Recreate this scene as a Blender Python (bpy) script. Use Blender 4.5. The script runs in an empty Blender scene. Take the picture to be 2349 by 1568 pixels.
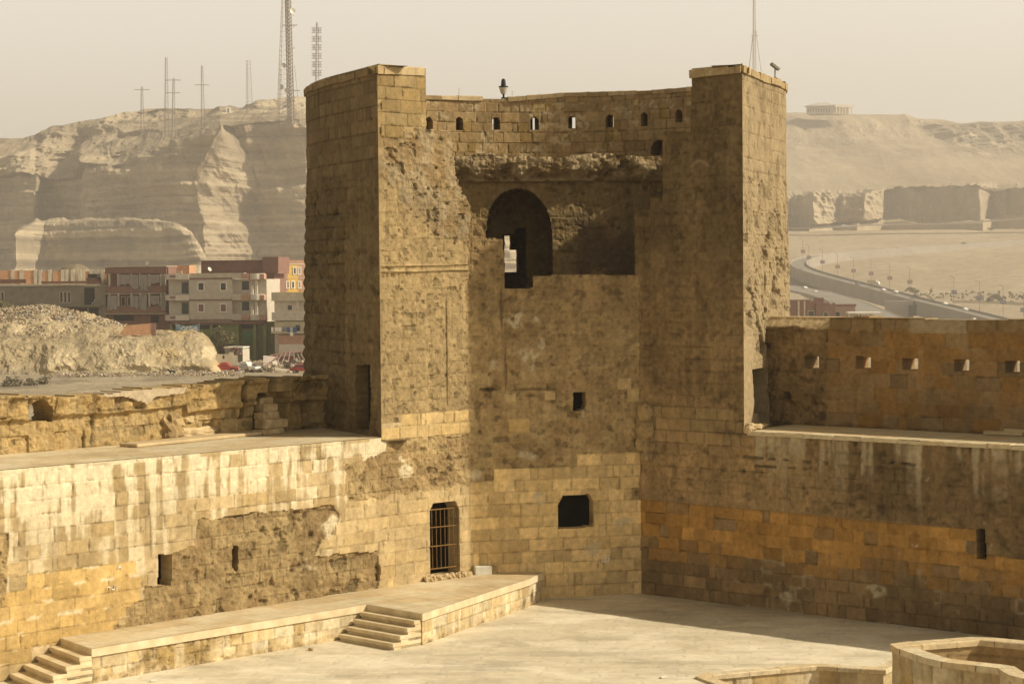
import bpy, bmesh, math, random
import numpy as np
from mathutils import Vector, Matrix
# ------------------------------------------------------------------ camera, world, sun, exposure
SC = bpy.context.scene
COL = SC.collection
CAMH = 10.5
FPX = 4700.0                                   # focal length in pixels of a 2349 x 1568 frame
PITCH = math.atan(160 / FPX); ROLL = 0.0093
f0 = np.array([0, math.cos(PITCH), -math.sin(PITCH)]); u0 = np.array([0, math.sin(PITCH), math.cos(PITCH)]); r0 = np.array([1., 0, 0])
RT = r0 * math.cos(ROLL) - u0 * math.sin(ROLL); UP = u0 * math.cos(ROLL) + r0 * math.sin(ROLL)
CP = np.array([0, 0, CAMH])
cd = bpy.data.cameras.new('camera'); cam = bpy.data.objects.new('camera', cd); COL.objects.link(cam)
cd.sensor_width = 36; cd.lens = 36 * FPX / 2349; cd.clip_start = .5; cd.clip_end = 20000
M3 = Matrix((RT, UP, -f0)).transposed()
cam.matrix_world = Matrix.Translation(CP) @ M3.to_4x4()
SC.camera = cam
SUN_H = np.array([.988, -.155]); SUN_EL = math.radians(38)
w = bpy.data.worlds.new('World'); SC.world = w; w.use_nodes = True
nt = w.node_tree; nt.nodes.clear()
out = nt.nodes.new('ShaderNodeOutputWorld'); bg = nt.nodes.new('ShaderNodeBackground')
sky = nt.nodes.new('ShaderNodeTexSky'); sky.sky_type = 'NISHITA'; sky.sun_disc = False
sky.sun_elevation = SUN_EL; sky.sun_rotation = math.atan2(SUN_H[0], SUN_H[1])
sky.dust_density = 3; sky.air_density = 1.0; sky.ozone_density = 1.0; sky.altitude = 100
hs = nt.nodes.new('ShaderNodeHueSaturation'); hs.inputs['Saturation'].default_value = .12; hs.inputs['Value'].default_value = 1.38
mx = nt.nodes.new('ShaderNodeMix'); mx.data_type = 'RGBA'; mx.blend_type = 'MULTIPLY'; mx.inputs[0].default_value = 1
tcw = nt.nodes.new('ShaderNodeTexCoord'); sxw = nt.nodes.new('ShaderNodeSeparateXYZ'); rpw = nt.nodes.new('ShaderNodeValToRGB')
nt.links.new(tcw.outputs['Generated'], sxw.inputs[0]); nt.links.new(sxw.outputs[2], rpw.inputs[0])   # dusty air: bright beige low down, duller overhead
ew = rpw.color_ramp.elements; ew[0].position = 0; ew[0].color = (1.0, .925, .80, 1); ew[1].position = .6; ew[1].color = (.24, .20, .145, 1); ew.new(.16).color = (1.0, .92, .78, 1)
nt.links.new(rpw.outputs[0], mx.inputs[7])
nt.links.new(sky.outputs[0], hs.inputs['Color']); nt.links.new(hs.outputs[0], mx.inputs[6]); nt.links.new(mx.outputs[2], bg.inputs[0])
bg.inputs[1].default_value = .15
nt.links.new(bg.outputs[0], out.inputs[0])
sd = bpy.data.lights.new('sun', 'SUN'); sd.energy = 4.6; sd.angle = math.radians(1.0); sd.color = (1, .88, .69)
sun = bpy.data.objects.new('sun', sd); COL.objects.link(sun)
sv = Vector((SUN_H[0] * math.cos(SUN_EL), SUN_H[1] * math.cos(SUN_EL), math.sin(SUN_EL)))
sun.rotation_euler = sv.to_track_quat('Z', 'Y').to_euler(); sun.location = (60, 0, 60)
SC.view_settings.view_transform = 'Standard'; SC.view_settings.look = 'None'; SC.view_settings.gamma = 1
SC.view_settings.exposure = 0.12
SC.cycles.max_bounces = 6; SC.cycles.diffuse_bounces = 4; SC.cycles.volume_bounces = 1
SC.cycles.use_adaptive_sampling = True

# ------------------------------------------------------------------ measuring helpers (the survey of the place: a photo ray met with a real plane)
def ray(a, b): return f0 + RT * ((a - 1174.5) / FPX) - UP * ((b - 784) / FPX)
def uz(a, b, z): d = ray(a, b); return CP + d * ((z - CAMH) / d[2])
def uy(a, b, y): d = ray(a, b); return CP + d * (y / d[1])
def ul(a, b, p, q):
    p = np.array(p[:2], float); q = np.array(q[:2], float); n = np.array([-(q - p)[1], (q - p)[0]]); d = ray(a, b)
    return CP + d * ((n @ p) / (n @ d[:2]))
class Curve:
    """plan polyline, s = arc length from the first point; normal points to the right of travel * side"""
    def __init__(self, pts, side=1, s0=0.0, far=False, ex=True):
        self.far = far; self.ex = ex and not far
        self.p = np.array(pts, float); d = np.diff(self.p, axis=0); L = np.hypot(d[:, 0], d[:, 1])
        self.L = np.concatenate([[0], np.cumsum(L)]) + s0; self.side = side
        t = d / L[:, None]; tv = np.vstack([t[:1], (t[1:] + t[:-1]) / 2, t[-1:]]); tv /= np.hypot(tv[:, 0], tv[:, 1])[:, None]; self.t = tv
    def pos(self, s):
        s = np.asarray(s, float); x = np.interp(s, self.L, self.p[:, 0]); y = np.interp(s, self.L, self.p[:, 1])
        for end, k in ((0, s < self.L[0]), (-1, s > self.L[-1])):
            x = np.where(k, self.p[end, 0] + (s - self.L[end]) * self.t[end, 0], x); y = np.where(k, self.p[end, 1] + (s - self.L[end]) * self.t[end, 1], y)
        return x, y
    def nrm(self, s):
        tx = np.interp(s, self.L, self.t[:, 0]); ty = np.interp(s, self.L, self.t[:, 1]); l = np.hypot(tx, ty)
        return self.side * ty / l, -self.side * tx / l
    def px(self, a, b):
        best = None
        for i in range(len(self.p) - 1):
            p, q = self.p[i], self.p[i + 1]; P = ul(a, b, p, q); u = (P[:2] - p) @ (q - p) / ((q - p) @ (q - p))
            lo = -1e9 if i == 0 and self.ex else -1e-6; hi = 1e9 if i == len(self.p) - 2 and self.ex else 1 + 1e-6
            if lo <= u <= hi and P[1] > 0:
                r = (self.L[i] + u * (self.L[i + 1] - self.L[i]), P[2], P[1])
                if best is None or (r[2] > best[2] if self.far else r[2] < best[2]): best = r
        return np.array(best[:2])
    def poly(self, pts): return np.array([self.px(*p) for p in pts])
def sharp(pts, e=.1):
    p = [np.array(q, float) for q in pts]; o = [p[0]]
    for i in range(1, len(p) - 1):
        a = p[i - 1] - p[i]; b = p[i + 1] - p[i]; o += [p[i] + a / np.hypot(*a) * e, p[i], p[i] + b / np.hypot(*b) * e]
    return o + [p[-1]]
def smooth(pts, n=10):
    p = np.array(pts, float); P = np.vstack([2 * p[0] - p[1], p, 2 * p[-1] - p[-2]]); o = []
    for i in range(1, len(P) - 2):
        for k in range(n):
            t = k / n; a, b, c, d = P[i - 1], P[i], P[i + 1], P[i + 2]
            o.append(.5 * (2 * b + (c - a) * t + (2 * a - 5 * b + 4 * c - d) * t * t + (3 * b - a - 3 * c + d) * t ** 3))
    o.append(P[-2]); return np.array(o)
# ------------------------------------------------------------------ numpy noise
def hsh(ix, iy, seed=0):
    h = (ix.astype(np.int64) * 374761393 + iy.astype(np.int64) * 668265263 + seed * 1274126177) & 0xffffffff
    h = ((h ^ (h >> 13)) * 1274126177) & 0xffffffff; h = ((h ^ (h >> 16)) * 2246822519) & 0xffffffff
    return ((h ^ (h >> 15)) & 0xffffff) / float(0x1000000)
def vn(x, y, seed=0):
    x = np.asarray(x, float); y = np.asarray(y, float); ix = np.floor(x); iy = np.floor(y); fx = x - ix; fy = y - iy
    fx = fx * fx * fx * (fx * (fx * 6 - 15) + 10); fy = fy * fy * fy * (fy * (fy * 6 - 15) + 10); ix = ix.astype(np.int64); iy = iy.astype(np.int64)
    a = hsh(ix, iy, seed); b = hsh(ix + 1, iy, seed); c = hsh(ix, iy + 1, seed); d = hsh(ix + 1, iy + 1, seed)
    return (a + (b - a) * fx) * (1 - fy) + (c + (d - c) * fx) * fy
def fb(x, y, o=4, seed=0, g=.5):
    t = 0; a = 1; n = 0
    for i in range(o):
        t = t + a * vn(x * 2 ** i + 17.3 * i, y * 2 ** i + 5.1 * i, seed + i * 7); n += a; a *= g
    return t / n
def ss(a, b, x): t = np.clip((x - a) / (b - a), 0, 1); return t * t * (3 - 2 * t)
def inside(x, y, poly):
    r = np.zeros(np.broadcast(x, y).shape, bool); n = len(poly)
    for i in range(n):
        x1, y1 = poly[i]; x2, y2 = poly[(i + 1) % n]
        if y1 == y2: continue
        c = ((y1 > y) != (y2 > y)) & (x < (x2 - x1) * (y - y1) / (y2 - y1) + x1); r ^= c
    return r
def inter(xs, ys, x): return np.interp(x, xs, ys)
# ------------------------------------------------------------------ materials
MATS = {}
def srgb(r, g, b): return tuple((v / 255 / 12.92 if v / 255 <= .04045 else ((v / 255 + .055) / 1.055) ** 2.4) for v in (r, g, b))
def newmat(name):
    m = bpy.data.materials.new(name); m.use_nodes = True; b = m.node_tree.nodes['Principled BSDF']; return m, m.node_tree, b
def mat_attr(name, scale=6., var=.25, bump=.5, bscale=9., rough=.95, dist=.02):
    """surface colour from the mesh's own 'Col' attribute, broken up by object space noise"""
    if name in MATS: return MATS[name]
    m, t, b = newmat(name); N = t.nodes; L = t.links
    at = N.new('ShaderNodeAttribute'); at.attribute_name = 'Col'
    tc = N.new('ShaderNodeTexCoord'); n1 = N.new('ShaderNodeTexNoise'); n1.inputs['Scale'].default_value = scale; n1.inputs['Detail'].default_value = 6; n1.inputs['Roughness'].default_value = .65
    mr = N.new('ShaderNodeMapRange'); mr.inputs[1].default_value = .3; mr.inputs[2].default_value = .7; mr.inputs[3].default_value = 1 - var; mr.inputs[4].default_value = 1 + var
    mu = N.new('ShaderNodeMix'); mu.data_type = 'RGBA'; mu.blend_type = 'MULTIPLY'; mu.inputs[0].default_value = 1
    L.new(tc.outputs['Object'], n1.inputs[0]); L.new(n1.outputs[0], mr.inputs[0]); L.new(at.outputs['Color'], mu.inputs[6]); L.new(mr.outputs[0], mu.inputs[7]); L.new(mu.outputs[2], b.inputs['Base Color'])
    n2 = N.new('ShaderNodeTexNoise'); n2.inputs['Scale'].default_value = bscale; n2.inputs['Detail'].default_value = 8; n2.inputs['Roughness'].default_value = .7
    bp = N.new('ShaderNodeBump'); bp.inputs['Strength'].default_value = bump; bp.inputs['Distance'].default_value = dist
    L.new(tc.outputs['Object'], n2.inputs[0]); L.new(n2.outputs[0], bp.inputs['Height']); L.new(bp.outputs[0], b.inputs['Normal'])
    b.inputs['Roughness'].default_value = rough; b.inputs['Specular IOR Level'].default_value = .15
    MATS[name] = m; return m
def mat(name, c, rough=.8, var=.15, scale=3., metal=0, bump=0., spec=.3, c2=None, detail=4):
    """plain procedural material: a colour, mottled by noise"""
    if name in MATS: return MATS[name]
    m, t, b = newmat(name); N = t.nodes; L = t.links
    tc = N.new('ShaderNodeTexCoord'); n1 = N.new('ShaderNodeTexNoise'); n1.inputs['Scale'].default_value = scale; n1.inputs['Detail'].default_value = detail
    r = N.new('ShaderNodeValToRGB'); e = r.color_ramp.elements; e[0].position = .3; e[1].position = .7
    a = tuple(v * (1 - var) for v in c); d = tuple(min(1, v * (1 + var)) for v in (c2 or c))
    e[0].color = (*a, 1); e[1].color = (*d, 1)
    L.new(tc.outputs['Object'], n1.inputs[0]); L.new(n1.outputs[0], r.inputs[0]); L.new(r.outputs[0], b.inputs['Base Color'])
    if bump:
        bp = N.new('ShaderNodeBump'); bp.inputs['Strength'].default_value = bump; bp.inputs['Distance'].default_value = .05
        L.new(n1.outputs[0], bp.inputs['Height']); L.new(bp.outputs[0], b.inputs['Normal'])
    b.inputs['Roughness'].default_value = rough; b.inputs['Metallic'].default_value = metal; b.inputs['Specular IOR Level'].default_value = spec
    MATS[name] = m; return m
STONE = mat_attr('limestone', 6., .20, .8, 19., .96, .02)
ROCK = mat_attr('desert_rock', .08, .16, .9, .25, 1., 1.6)
EARTH = mat_attr('bank_earth', 1.2, .22, .9, 3., 1., .15)
# ------------------------------------------------------------------ object helpers
def tag(o, label=None, cat=None, group=None, kind=None):
    if label: o['label'] = label
    if cat: o['category'] = cat
    if group: o['group'] = group
    if kind: o['kind'] = kind
    return o
def empty(name, loc=(0, 0, 0), rz=0, **k):
    o = bpy.data.objects.new(name, None); COL.objects.link(o); o.location = [float(v) for v in loc]; o.rotation_euler = (0, 0, rz); o.empty_display_size = .1
    return tag(o, **k)
def link(name, me, m, parent=None, world=True, smoothf=False):
    o = bpy.data.objects.new(name, me); COL.objects.link(o)
    if m: me.materials.append(m)
    if parent:
        o.parent = parent
        if world: o.matrix_parent_inverse = (Matrix.Translation(parent.location) @ parent.rotation_euler.to_matrix().to_4x4()).inverted()
    if smoothf: me.polygons.foreach_set('use_smooth', np.ones(len(me.polygons), bool))
    return o
def npmesh(name, V, Q, C=None):
    """mesh from numpy: V (n,3), Q (m,4) quads"""
    me = bpy.data.meshes.new(name); V = np.asarray(V, np.float32); Q = np.asarray(Q, np.int32)
    me.vertices.add(len(V)); me.vertices.foreach_set('co', V.ravel())
    me.loops.add(Q.size); me.loops.foreach_set('vertex_index', Q.ravel())
    k = Q.shape[1]; me.polygons.add(len(Q)); me.polygons.foreach_set('loop_start', np.arange(0, Q.size, k, dtype=np.int32))
    me.update(calc_edges=True); me.validate(); me.polygons.foreach_set('use_smooth', np.zeros(len(me.polygons), bool))
    if C is not None:
        ca = me.color_attributes.new('Col', 'FLOAT_COLOR', 'POINT'); cc = np.ones((len(V), 4), np.float32); cc[:, :3] = np.clip(C, 0, 1); ca.data.foreach_set('color', cc.ravel())
    return me
BL = 0.
def relief(name, parent, cv, s0, s1, z0, z1, res, style, keep=None, T=1.0, ext=None, batter=0., zb=0., m=None, noend=False):
    """a wall face as a fine relief of real stones: style(S,Z)->(height, colour); cells where keep is False are open, and every edge runs back by T"""
    ns = max(2, int(round((s1 - s0) / res))); nz = max(2, int(round((z1 - z0) / res)))
    s = np.linspace(s0, s1, ns + 1); z = np.linspace(z0, z1, nz + 1); S, Z = np.meshgrid(s, z)
    h, c = style(S, Z); h = h + batter * np.clip(zb - Z, 0, 99) * (ss(0, 2.5, S) * ss(0, 2.5, BL - S) if batter else 1)
    X, Y = cv.pos(S); NX, NY = cv.nrm(S)
    V = np.stack([X + NX * h, Y + NY * h, Z], -1)
    sc, zc = np.meshgrid((s[1:] + s[:-1]) / 2, (z[1:] + z[:-1]) / 2)
    K = keep(sc, zc) if keep is not None else np.ones_like(sc, bool)
    idx = np.arange((ns + 1) * (nz + 1)).reshape(nz + 1, ns + 1)
    q = np.stack([idx[:-1, :-1], idx[:-1, 1:], idx[1:, 1:], idx[1:, :-1]], -1)[K]
    P = np.pad(K, 1); E = []
    inn = P[1:-1, 1:-1]
    for (dz, ds, a, b) in ((0, -1, (0, 0), (1, 0)), (0, 1, (1, 1), (0, 1)), (-1, 0, (0, 1), (0, 0)), (1, 0, (1, 0), (1, 1))):
        nb = P[1 + dz:P.shape[0] - 1 + dz, 1 + ds:P.shape[1] - 1 + ds]; e = inn & ~nb; zi, si = np.nonzero(e)
        E.append(np.stack([idx[zi + a[0], si + a[1]], idx[zi + b[0], si + b[1]]], -1))
    if noend: E[0] = E[0][(E[0][:, 0] % (ns + 1)) != 0]; E[1] = E[1][(E[1][:, 0] % (ns + 1)) != ns]
    E = np.vstack(E)
    Vf = V.reshape(-1, 3); Cf = c.reshape(-1, 3)
    bi = np.unique(E); mp = -np.ones(len(Vf), int); mp[bi] = np.arange(len(bi)) + len(Vf)
    if ext is None: B = Vf[bi] - np.stack([NX.ravel()[bi], NY.ravel()[bi], 0 * bi], -1) * T
    else: B = Vf[bi] + np.array(ext) * T
    Q2 = np.stack([E[:, 0], E[:, 1], mp[E[:, 1]], mp[E[:, 0]]], -1)
    Va = np.vstack([Vf, B]); Ca = np.vstack([Cf, Cf[bi]]); Qa = np.vstack([q, Q2])
    used = np.zeros(len(Va), bool); used[Qa.ravel()] = True; rm = np.cumsum(used) - 1
    me = npmesh(name, Va[used], rm[Qa], Ca[used])
    return link(name, me, m or STONE, parent, smoothf=False)
class MB:
    """collects boxes, tubes and prisms into ONE mesh"""
    def __init__(s): s.bm = bmesh.new()
    def box(s, c, d, rz=0, rx=0, ry=0, bev=0):
        mtx = Matrix.Translation(Vector([float(v) for v in c])) @ Matrix.Rotation(rz, 4, 'Z') @ Matrix.Rotation(rx, 4, 'X') @ Matrix.Rotation(ry, 4, 'Y') @ Matrix.Diagonal((*[float(v) for v in d], 1))
        r = bmesh.ops.create_cube(s.bm, size=1, matrix=mtx)
        if bev: bmesh.ops.bevel(s.bm, geom=list({e for v in r['verts'] for e in v.link_edges}), offset=bev, segments=1, affect='EDGES')
        return s
    def bar(s, a, b, r=.05, n=6, r2=None):
        a = Vector([float(v) for v in a]); b = Vector([float(v) for v in b]); d = b - a
        mtx = Matrix.Translation((a + b) / 2) @ d.to_track_quat('Z', 'Y').to_matrix().to_4x4()
        bmesh.ops.create_cone(s.bm, cap_ends=True, segments=n, radius1=r, radius2=r if r2 is None else r2, depth=d.length, matrix=mtx); return s
    def prism(s, pts, z0, z1):
        n = len(pts); lo = [s.bm.verts.new((float(p[0]), float(p[1]), float(z0))) for p in pts]; hi = [s.bm.verts.new((float(p[0]), float(p[1]), float(z1))) for p in pts]
        s.bm.faces.new(lo[::-1]); s.bm.faces.new(hi)
        for i in range(n): s.bm.faces.new((lo[i], lo[(i + 1) % n], hi[(i + 1) % n], hi[i]))
        return s
    def sph(s, c, r, sub=2, sc=(1, 1, 1)):
        bmesh.ops.create_icosphere(s.bm, subdivisions=sub, radius=r, matrix=Matrix.Translation(Vector([float(v) for v in c])) @ Matrix.Diagonal((*sc, 1))); return s
    def hull(s, pts):
        vs = [s.bm.verts.new([float(v) for v in p]) for p in pts]; r = bmesh.ops.convex_hull(s.bm, input=vs)
        bmesh.ops.delete(s.bm, geom=[g for g in r['geom_interior'] if isinstance(g, bmesh.types.BMVert)], context='VERTS'); return s
    def build(s, name, m, parent=None, world=False, sm=False):
        s.bm.normal_update(); me = bpy.data.meshes.new(name); s.bm.to_mesh(me); s.bm.free(); return link(name, me, m, parent, world, sm)
# ================================================================== THE FORTRESS
L1 = np.array([-11.33, 54.96]); dL = np.array([.7026, .7115]); dL /= np.hypot(*dL); nL = np.array([dL[1], -dL[0]])
LW = Curve([L1 - dL * 12, L1 + dL * 20], 1, -12)               # left wall, s = 0 at L1; the tower starts at sA, facade at sB
pB = L1 + dL * 14.18; pC = np.array([4.12, 66.43]); dR = np.array([.7483, -.6634]); nR = np.array([dR[1], -dR[0]])
RW = Curve([pC, pC + dR * 24], 1)                               # right wall, s = 0 at the inner corner
dF = (pC - pB) / np.hypot(*(pC - pB)); FA = Curve([pB, pC], 1); LF = FA.L[-1]
sA = LW.px(875, 990)[0]; pA = L1 + dL * sA; sE = RW.px(1705, 600)[0]; pE = pC + dR * sE
ring = smooth([pA, (-5.1, 64.7), (-6.15, 67.0), (-6.9, 69.6), (-6.8, 72.2), (-5.5, 75.3), (-2.6, 78.0), (1.3, 78.95), (5, 78.2), (7.8, 76.4), (9.3, 73.8), (9.55, 71.2), (9.1, 69.0), (8.35, 67.1), (7.75, 65.3), pE])
OUT = Curve(ring, -1, 0, False, False); LOUT = OUT.L[-1]
RC = np.array([1.3, 70.3]); RI = 7.9
arc = np.array([RC + RI * np.array([math.cos(t), math.sin(t)]) for t in np.linspace(math.radians(205), math.radians(-25), 60)])
BL = LOUT
IN = Curve(arc, 1, 0, True)                                              # inner face of the curved parapet, walked left to right, normal towards the court

CREAM = np.array([.66, .57, .38]); TAN = np.array([.39, .288, .14]); ORG = np.array([.46, .315, .12]); GREY = np.array([.29, .203, .096]); DARK = np.array([.17, .125, .075])
PALE = np.array([.50, .39, .225]); BRN = np.array([.27, .185, .09]); RUST = np.array([.40, .222, .062]); OCH = np.array([.50, .35, .145])
def masonry(S, Z, hc=.385, wa=.35, wb=.95, seed=1, z0=0., wob=.012):
    Zw = Z + (fb(S * .8, Z * .8, 2, seed + 90) - .5) * wob * 2; Sw = S + (fb(S * 3, Z * 3, 2, seed + 91) - .5) * wob * 2
    row = np.floor((Zw - z0) / hc); dz = (Zw - z0) / hc - row; dzj = np.minimum(dz, 1 - dz) * hc
    rmin, rmax = int(row.min()), int(row.max()); lo, hi = S.min() - 2, S.max() + 2
    bid = np.zeros(S.shape); dsj = np.full(S.shape, 9.); bs = np.zeros(S.shape)
    for r in range(rmin, rmax + 1):
        rg = random.Random(seed * 1000 + r * 13 + 7); e = [math.floor(-60) + rg.random() * wb]
        while e[-1] < hi: e.append(e[-1] + (rg.uniform(wa, wb) if rg.random() > .18 else rg.uniform(.16, .3)))
        e = np.array(e); k = row == r
        if not k.any(): continue
        j = np.clip(np.searchsorted(e, Sw[k]), 1, len(e) - 1); bid[k] = j; dsj[k] = np.minimum(Sw[k] - e[j - 1], e[j] - Sw[k]); bs[k] = (e[j] + e[j - 1]) / 2
    d = np.minimum(dzj, dsj); r1 = hsh(bid.astype(int), row.astype(int), seed + 5); r2 = hsh(bid.astype(int), row.astype(int), seed + 6); r3 = hsh(bid.astype(int), row.astype(int), seed + 8)
    return d, r1, r2, r3, bs, z0 + (row + .5) * hc, dzj, dsj
def lerp(a, b, t): return a + (b - a) * t[..., None]
class Skin:
    """running height and colour of a wall face"""
    def __init__(s, S, Z, seed, hc=.385, wa=.35, wb=.95, z0=0., rough=.3):
        s.S, s.Z, s.seed = S, Z, seed
        s.d, s.r1, s.r2, s.r3, s.bs, s.bz, s.dz, s.ds = masonry(S, Z, hc, wa, wb, seed, z0)
        s.big = fb(S * .5, Z * .5, 4, seed + 20); s.mid = fb(S * 2, Z * 2, 4, seed + 30); s.fine = fb(S * 9, Z * 9, 3, seed + 40)
        s.st = fb(S * 5, Z * .45, 4, seed + 50); s.edge = (fb(S * 2.2, Z * 2.2, 3, seed + 60) - .5)
        s.h = np.zeros(S.shape); s.c = np.zeros(S.shape + (3,))
    def put(s, m, h, c): m = np.asarray(m, float); s.h = s.h + (h - s.h) * m; s.c = s.c + (c - s.c) * m[..., None]
    def blocks(s, m, c1, c2, jit=.012, joint=.016, jd=.012, wear=.006, jc=.62, var=.16):
        c = lerp(c1 * np.ones(3), c2 * np.ones(3), s.r1) * (1 + (s.r2 - .5) * var * 2)[..., None] * (.86 + .28 * s.mid)[..., None] * (.9 + .2 * s.fine)[..., None]
        j = 1 - ss(joint * .4, joint * 1.6, s.d); c = c * (1 - j * (1 - jc))[..., None]
        ch = ss(.58, .68, fb(s.S * 4., s.Z * 4., 3, s.seed + 72)) * ss(.07, .0, s.d); c = c * (1 - .22 * ch)[..., None] * (1 + .13 * (s.st - .5) * 2)[..., None]
        s.put(m, (s.r3 - .5) * jit * 2 + (s.fine - .5) * wear * 2 - j * jd - ch * .022, c)
    def rough(s, m, c1, c2, amp=.05, pit=.06, ps=3.2, course=.5, joint=.02, patch=None):
        c = lerp(c1 * np.ones(3), c2 * np.ones(3), ss(.3, .7, s.mid)) * (.78 + .44 * s.fine)[..., None] * (.9 + .2 * s.big)[..., None] * (1 + (s.r2 - .5) * .16)[..., None]
        ch = .45 * ss(.54, .68, fb(s.S * 4.5, s.Z * 4.5, 3, s.seed + 71)) * ss(.10, .0, s.d) * min(1, course); c = c * (1 - .30 * ch)[..., None] * (1 + .16 * (s.st - .5) * 2)[..., None]
        p = ss(.60, .78, fb(s.S * ps, s.Z * ps * 1.25, 3, s.seed + 70)); j = (1 - ss(joint * .3, joint * 2, s.d)) * ss(.42, .6, fb(s.S * 1.3, s.Z * 1.3, 2, s.seed + 75)) * course
        sp = ss(.60, .74, fb(s.S * 11, s.Z * 9, 2, s.seed + 73)); 
        hh = -ch * .045 + (s.mid - .5) * amp * 2 + (s.fine - .5) * amp * .9 - p * pit + (s.r3 - .5) * .02 * course - j * .022 - sp * .014
        c = c * (1 - .34 * p - .20 * j - .14 * sp)[..., None]; s.put(m, hh, c)
    def lime(s, m, c=CREAM, k=1.): s.c = lerp(s.c, c * (.9 + .2 * s.fine)[..., None], np.clip(m * k, 0, 1))
    def zone(s, P, soft=.25): return inside(s.S + s.edge * soft, s.Z + s.edge * soft * .8, P).astype(float)
    def bzone(s, P): return inside(s.bs, s.bz, P).astype(float)
def pxz(cv, *pts): return cv.poly(pts)
# ---- zones surveyed on the left wall plane
ZL = {k: LW.poly(v) for k, v in dict(
    rough1=[(455, 1192), (545, 1182), (640, 1172), (760, 1160), (778, 1178), (772, 1222), (737, 1238), (722, 1275), (800, 1268), (868, 1262), (872, 1312), (866, 1350), (700, 1380), (520, 1405), (330, 1438), (258, 1450), (262, 1432), (290, 1430), (286, 1395), (330, 1376), (330, 1345), (398, 1340), (398, 1268), (445, 1252)],
    rough2=[(795, 1062), (880, 1040), (890, 1012), (1000, 1002), (1110, 1000), (1110, 1108), (1000, 1122), (905, 1136), (800, 1150)],
    orange=[(-400, 1400), (0, 1345), (60, 1335), (150, 1300), (235, 1285), (318, 1285), (325, 1350), (285, 1395), (290, 1430), (200, 1462), (60, 1500), (-400, 1640)],
    strip=[(880, 1000), (880, 982), (928, 975), (928, 952), (1110, 930), (1110, 1005), (935, 1005)],
    new=[(795, 1150), (905, 1134), (1110, 1105), (1110, 1345), (870, 1350), (868, 1262), (725, 1276), (738, 1238), (772, 1222)],
    pit=[(866, 300), (1045, 300), (1050, 410), (1100, 500), (1115, 560), (1000, 540), (900, 430), (866, 400)],
    topb=[(850, 140), (985, 140), (985, 296), (925, 300), (910, 318), (866, 318)],
    rend=[(0, 1225), (5, 1222), (22, 1225), (18, 1300), (10, 1375), (-30, 1400), (-60, 1300)],
).items()}
def zl(a, b): return LW.px(a, b)[1]
def style_L(S, Z):
    k = Skin(S, Z, 3); one = np.ones(S.shape)
    k.blocks(one, TAN * .95, PALE * .92, .007, .012, .008, .004, .72, .14)
    # lime streaks running down from the walkway edge
    top = inter([-12, sA, 20], [5.5, 5.5, 5.5], S); dep = top - Z
    q = ss(.44, .56, .64 * k.st + .16 * k.r1 + .20 * k.mid + .12 - .08 * dep); q = q * (S < sA + .2) * (dep > -.01) * (dep < 3.6) * (.55 + .45 * ss(2.6, .3, dep))
    k.lime(q * (k.r2 < .86), CREAM)
    # upper pier: worn ashlar in shallow relief
    up = (Z > 5.9).astype(float); k.rough(up, PALE * .62 * np.array([1.06, 1, .86]), TAN * .80, .020, .035, 4., .5)
    t = k.bzone(ZL['topb']); k.blocks(t, TAN * .70, OCH * .56, .01)
    k.rough(k.zone(ZL['pit'], .5) * (1 - t), GREY * .85, PALE * .58, .06, .085, 3.6, .5)
    st = np.exp(-((Z - inter([10.4, 14.4], [zl(875, 624), zl(1080, 618)], S)) / .035) ** 2) + .8 * np.exp(-((Z - .17 - inter([10.4, 14.4], [zl(875, 624), zl(1080, 618)], S)) / .03) ** 2); k.h += st * .07
    v = np.exp(-((S - LW.px(1025, 800)[0]) / .03) ** 2) * ss(6.2, 6.4, Z) * ss(9.8, 9.4, Z); k.h -= v * .05; k.c *= (1 - .35 * v)[..., None]
    k.blocks(k.bzone(ZL['new']), TAN * 1.16, TAN * .5 + PALE * .55, .005, .012, .006, .004, .8, .12)
    k.blocks(k.bzone(ZL['strip']), OCH * .6 + TAN * .5, TAN * 1.2, .006)
    k.rough(k.zone(ZL['rough2'], .3), GREY * .98, TAN * .92, .06, .07, 2.4, .8)
    k.blocks(k.bzone(ZL['orange']), ORG, OCH * .95, .005, .012, .006, .004, .8, .15)
    r = k.zone(ZL['rough1'], .22); k.rough(r, GREY * .80, TAN * .80, .05, .08, 2.6, .8); k.h -= r * .04
    k.rough(k.zone(ZL['rend'], .1), GREY, TAN, .06, .08)
    k.c = k.c * (1 + .16 * (fb(S * .4, Z * .5, 4, 405) - .5) * 2)[..., None]
    # pale scuffs and white marks left on the orange blocks
    o = k.bzone(ZL['orange']) * ss(.60, .68, fb(S * 2.2, Z * 4, 4, 77)) * ss(.05, .0, k.dz + 0 * Z - .03); k.lime(o, CREAM, .7)
    k.h *= 1 - (1 - ss(0, .12, np.abs(S - sA))) * (Z > 5.5)
    for (a, b, ra, rb) in ((755, 1210, .45, .5), (935, 1085, .35, .22), (925, 1050, .2, .1), (700, 1295, .5, .2)):
        c0 = LW.px(a, b); g = ss(1.1, .6, np.hypot((S - c0[0]) / ra, (Z - c0[1]) / rb) + k.edge * 1.5); k.lime(g * ss(.4, .55, k.mid), CREAM, .8)
    return k.h, k.c
def rect(cv, a0, b0, a1, b1): return np.array([cv.px(a0, b0), cv.px(a1, b0), cv.px(a1, b1), cv.px(a0, b1)])
WL1 = LW.poly([(363, 1271), (395, 1269), (396, 1328), (392, 1343), (360, 1343), (363, 1315)])
WL2 = LW.poly([(535, 1262), (537, 1252), (543, 1249), (549, 1252), (550, 1262), (549, 1305), (545, 1312), (538, 1308), (535, 1300)])
WG = LW.poly([(986, 1172), (993, 1154), (1045, 1149), (1054, 1166), (1056, 1312), (988, 1322)])
WS = LW.poly([(457, 1328), (468, 1324), (474, 1330), (474, 1338), (458, 1338)])
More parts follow.
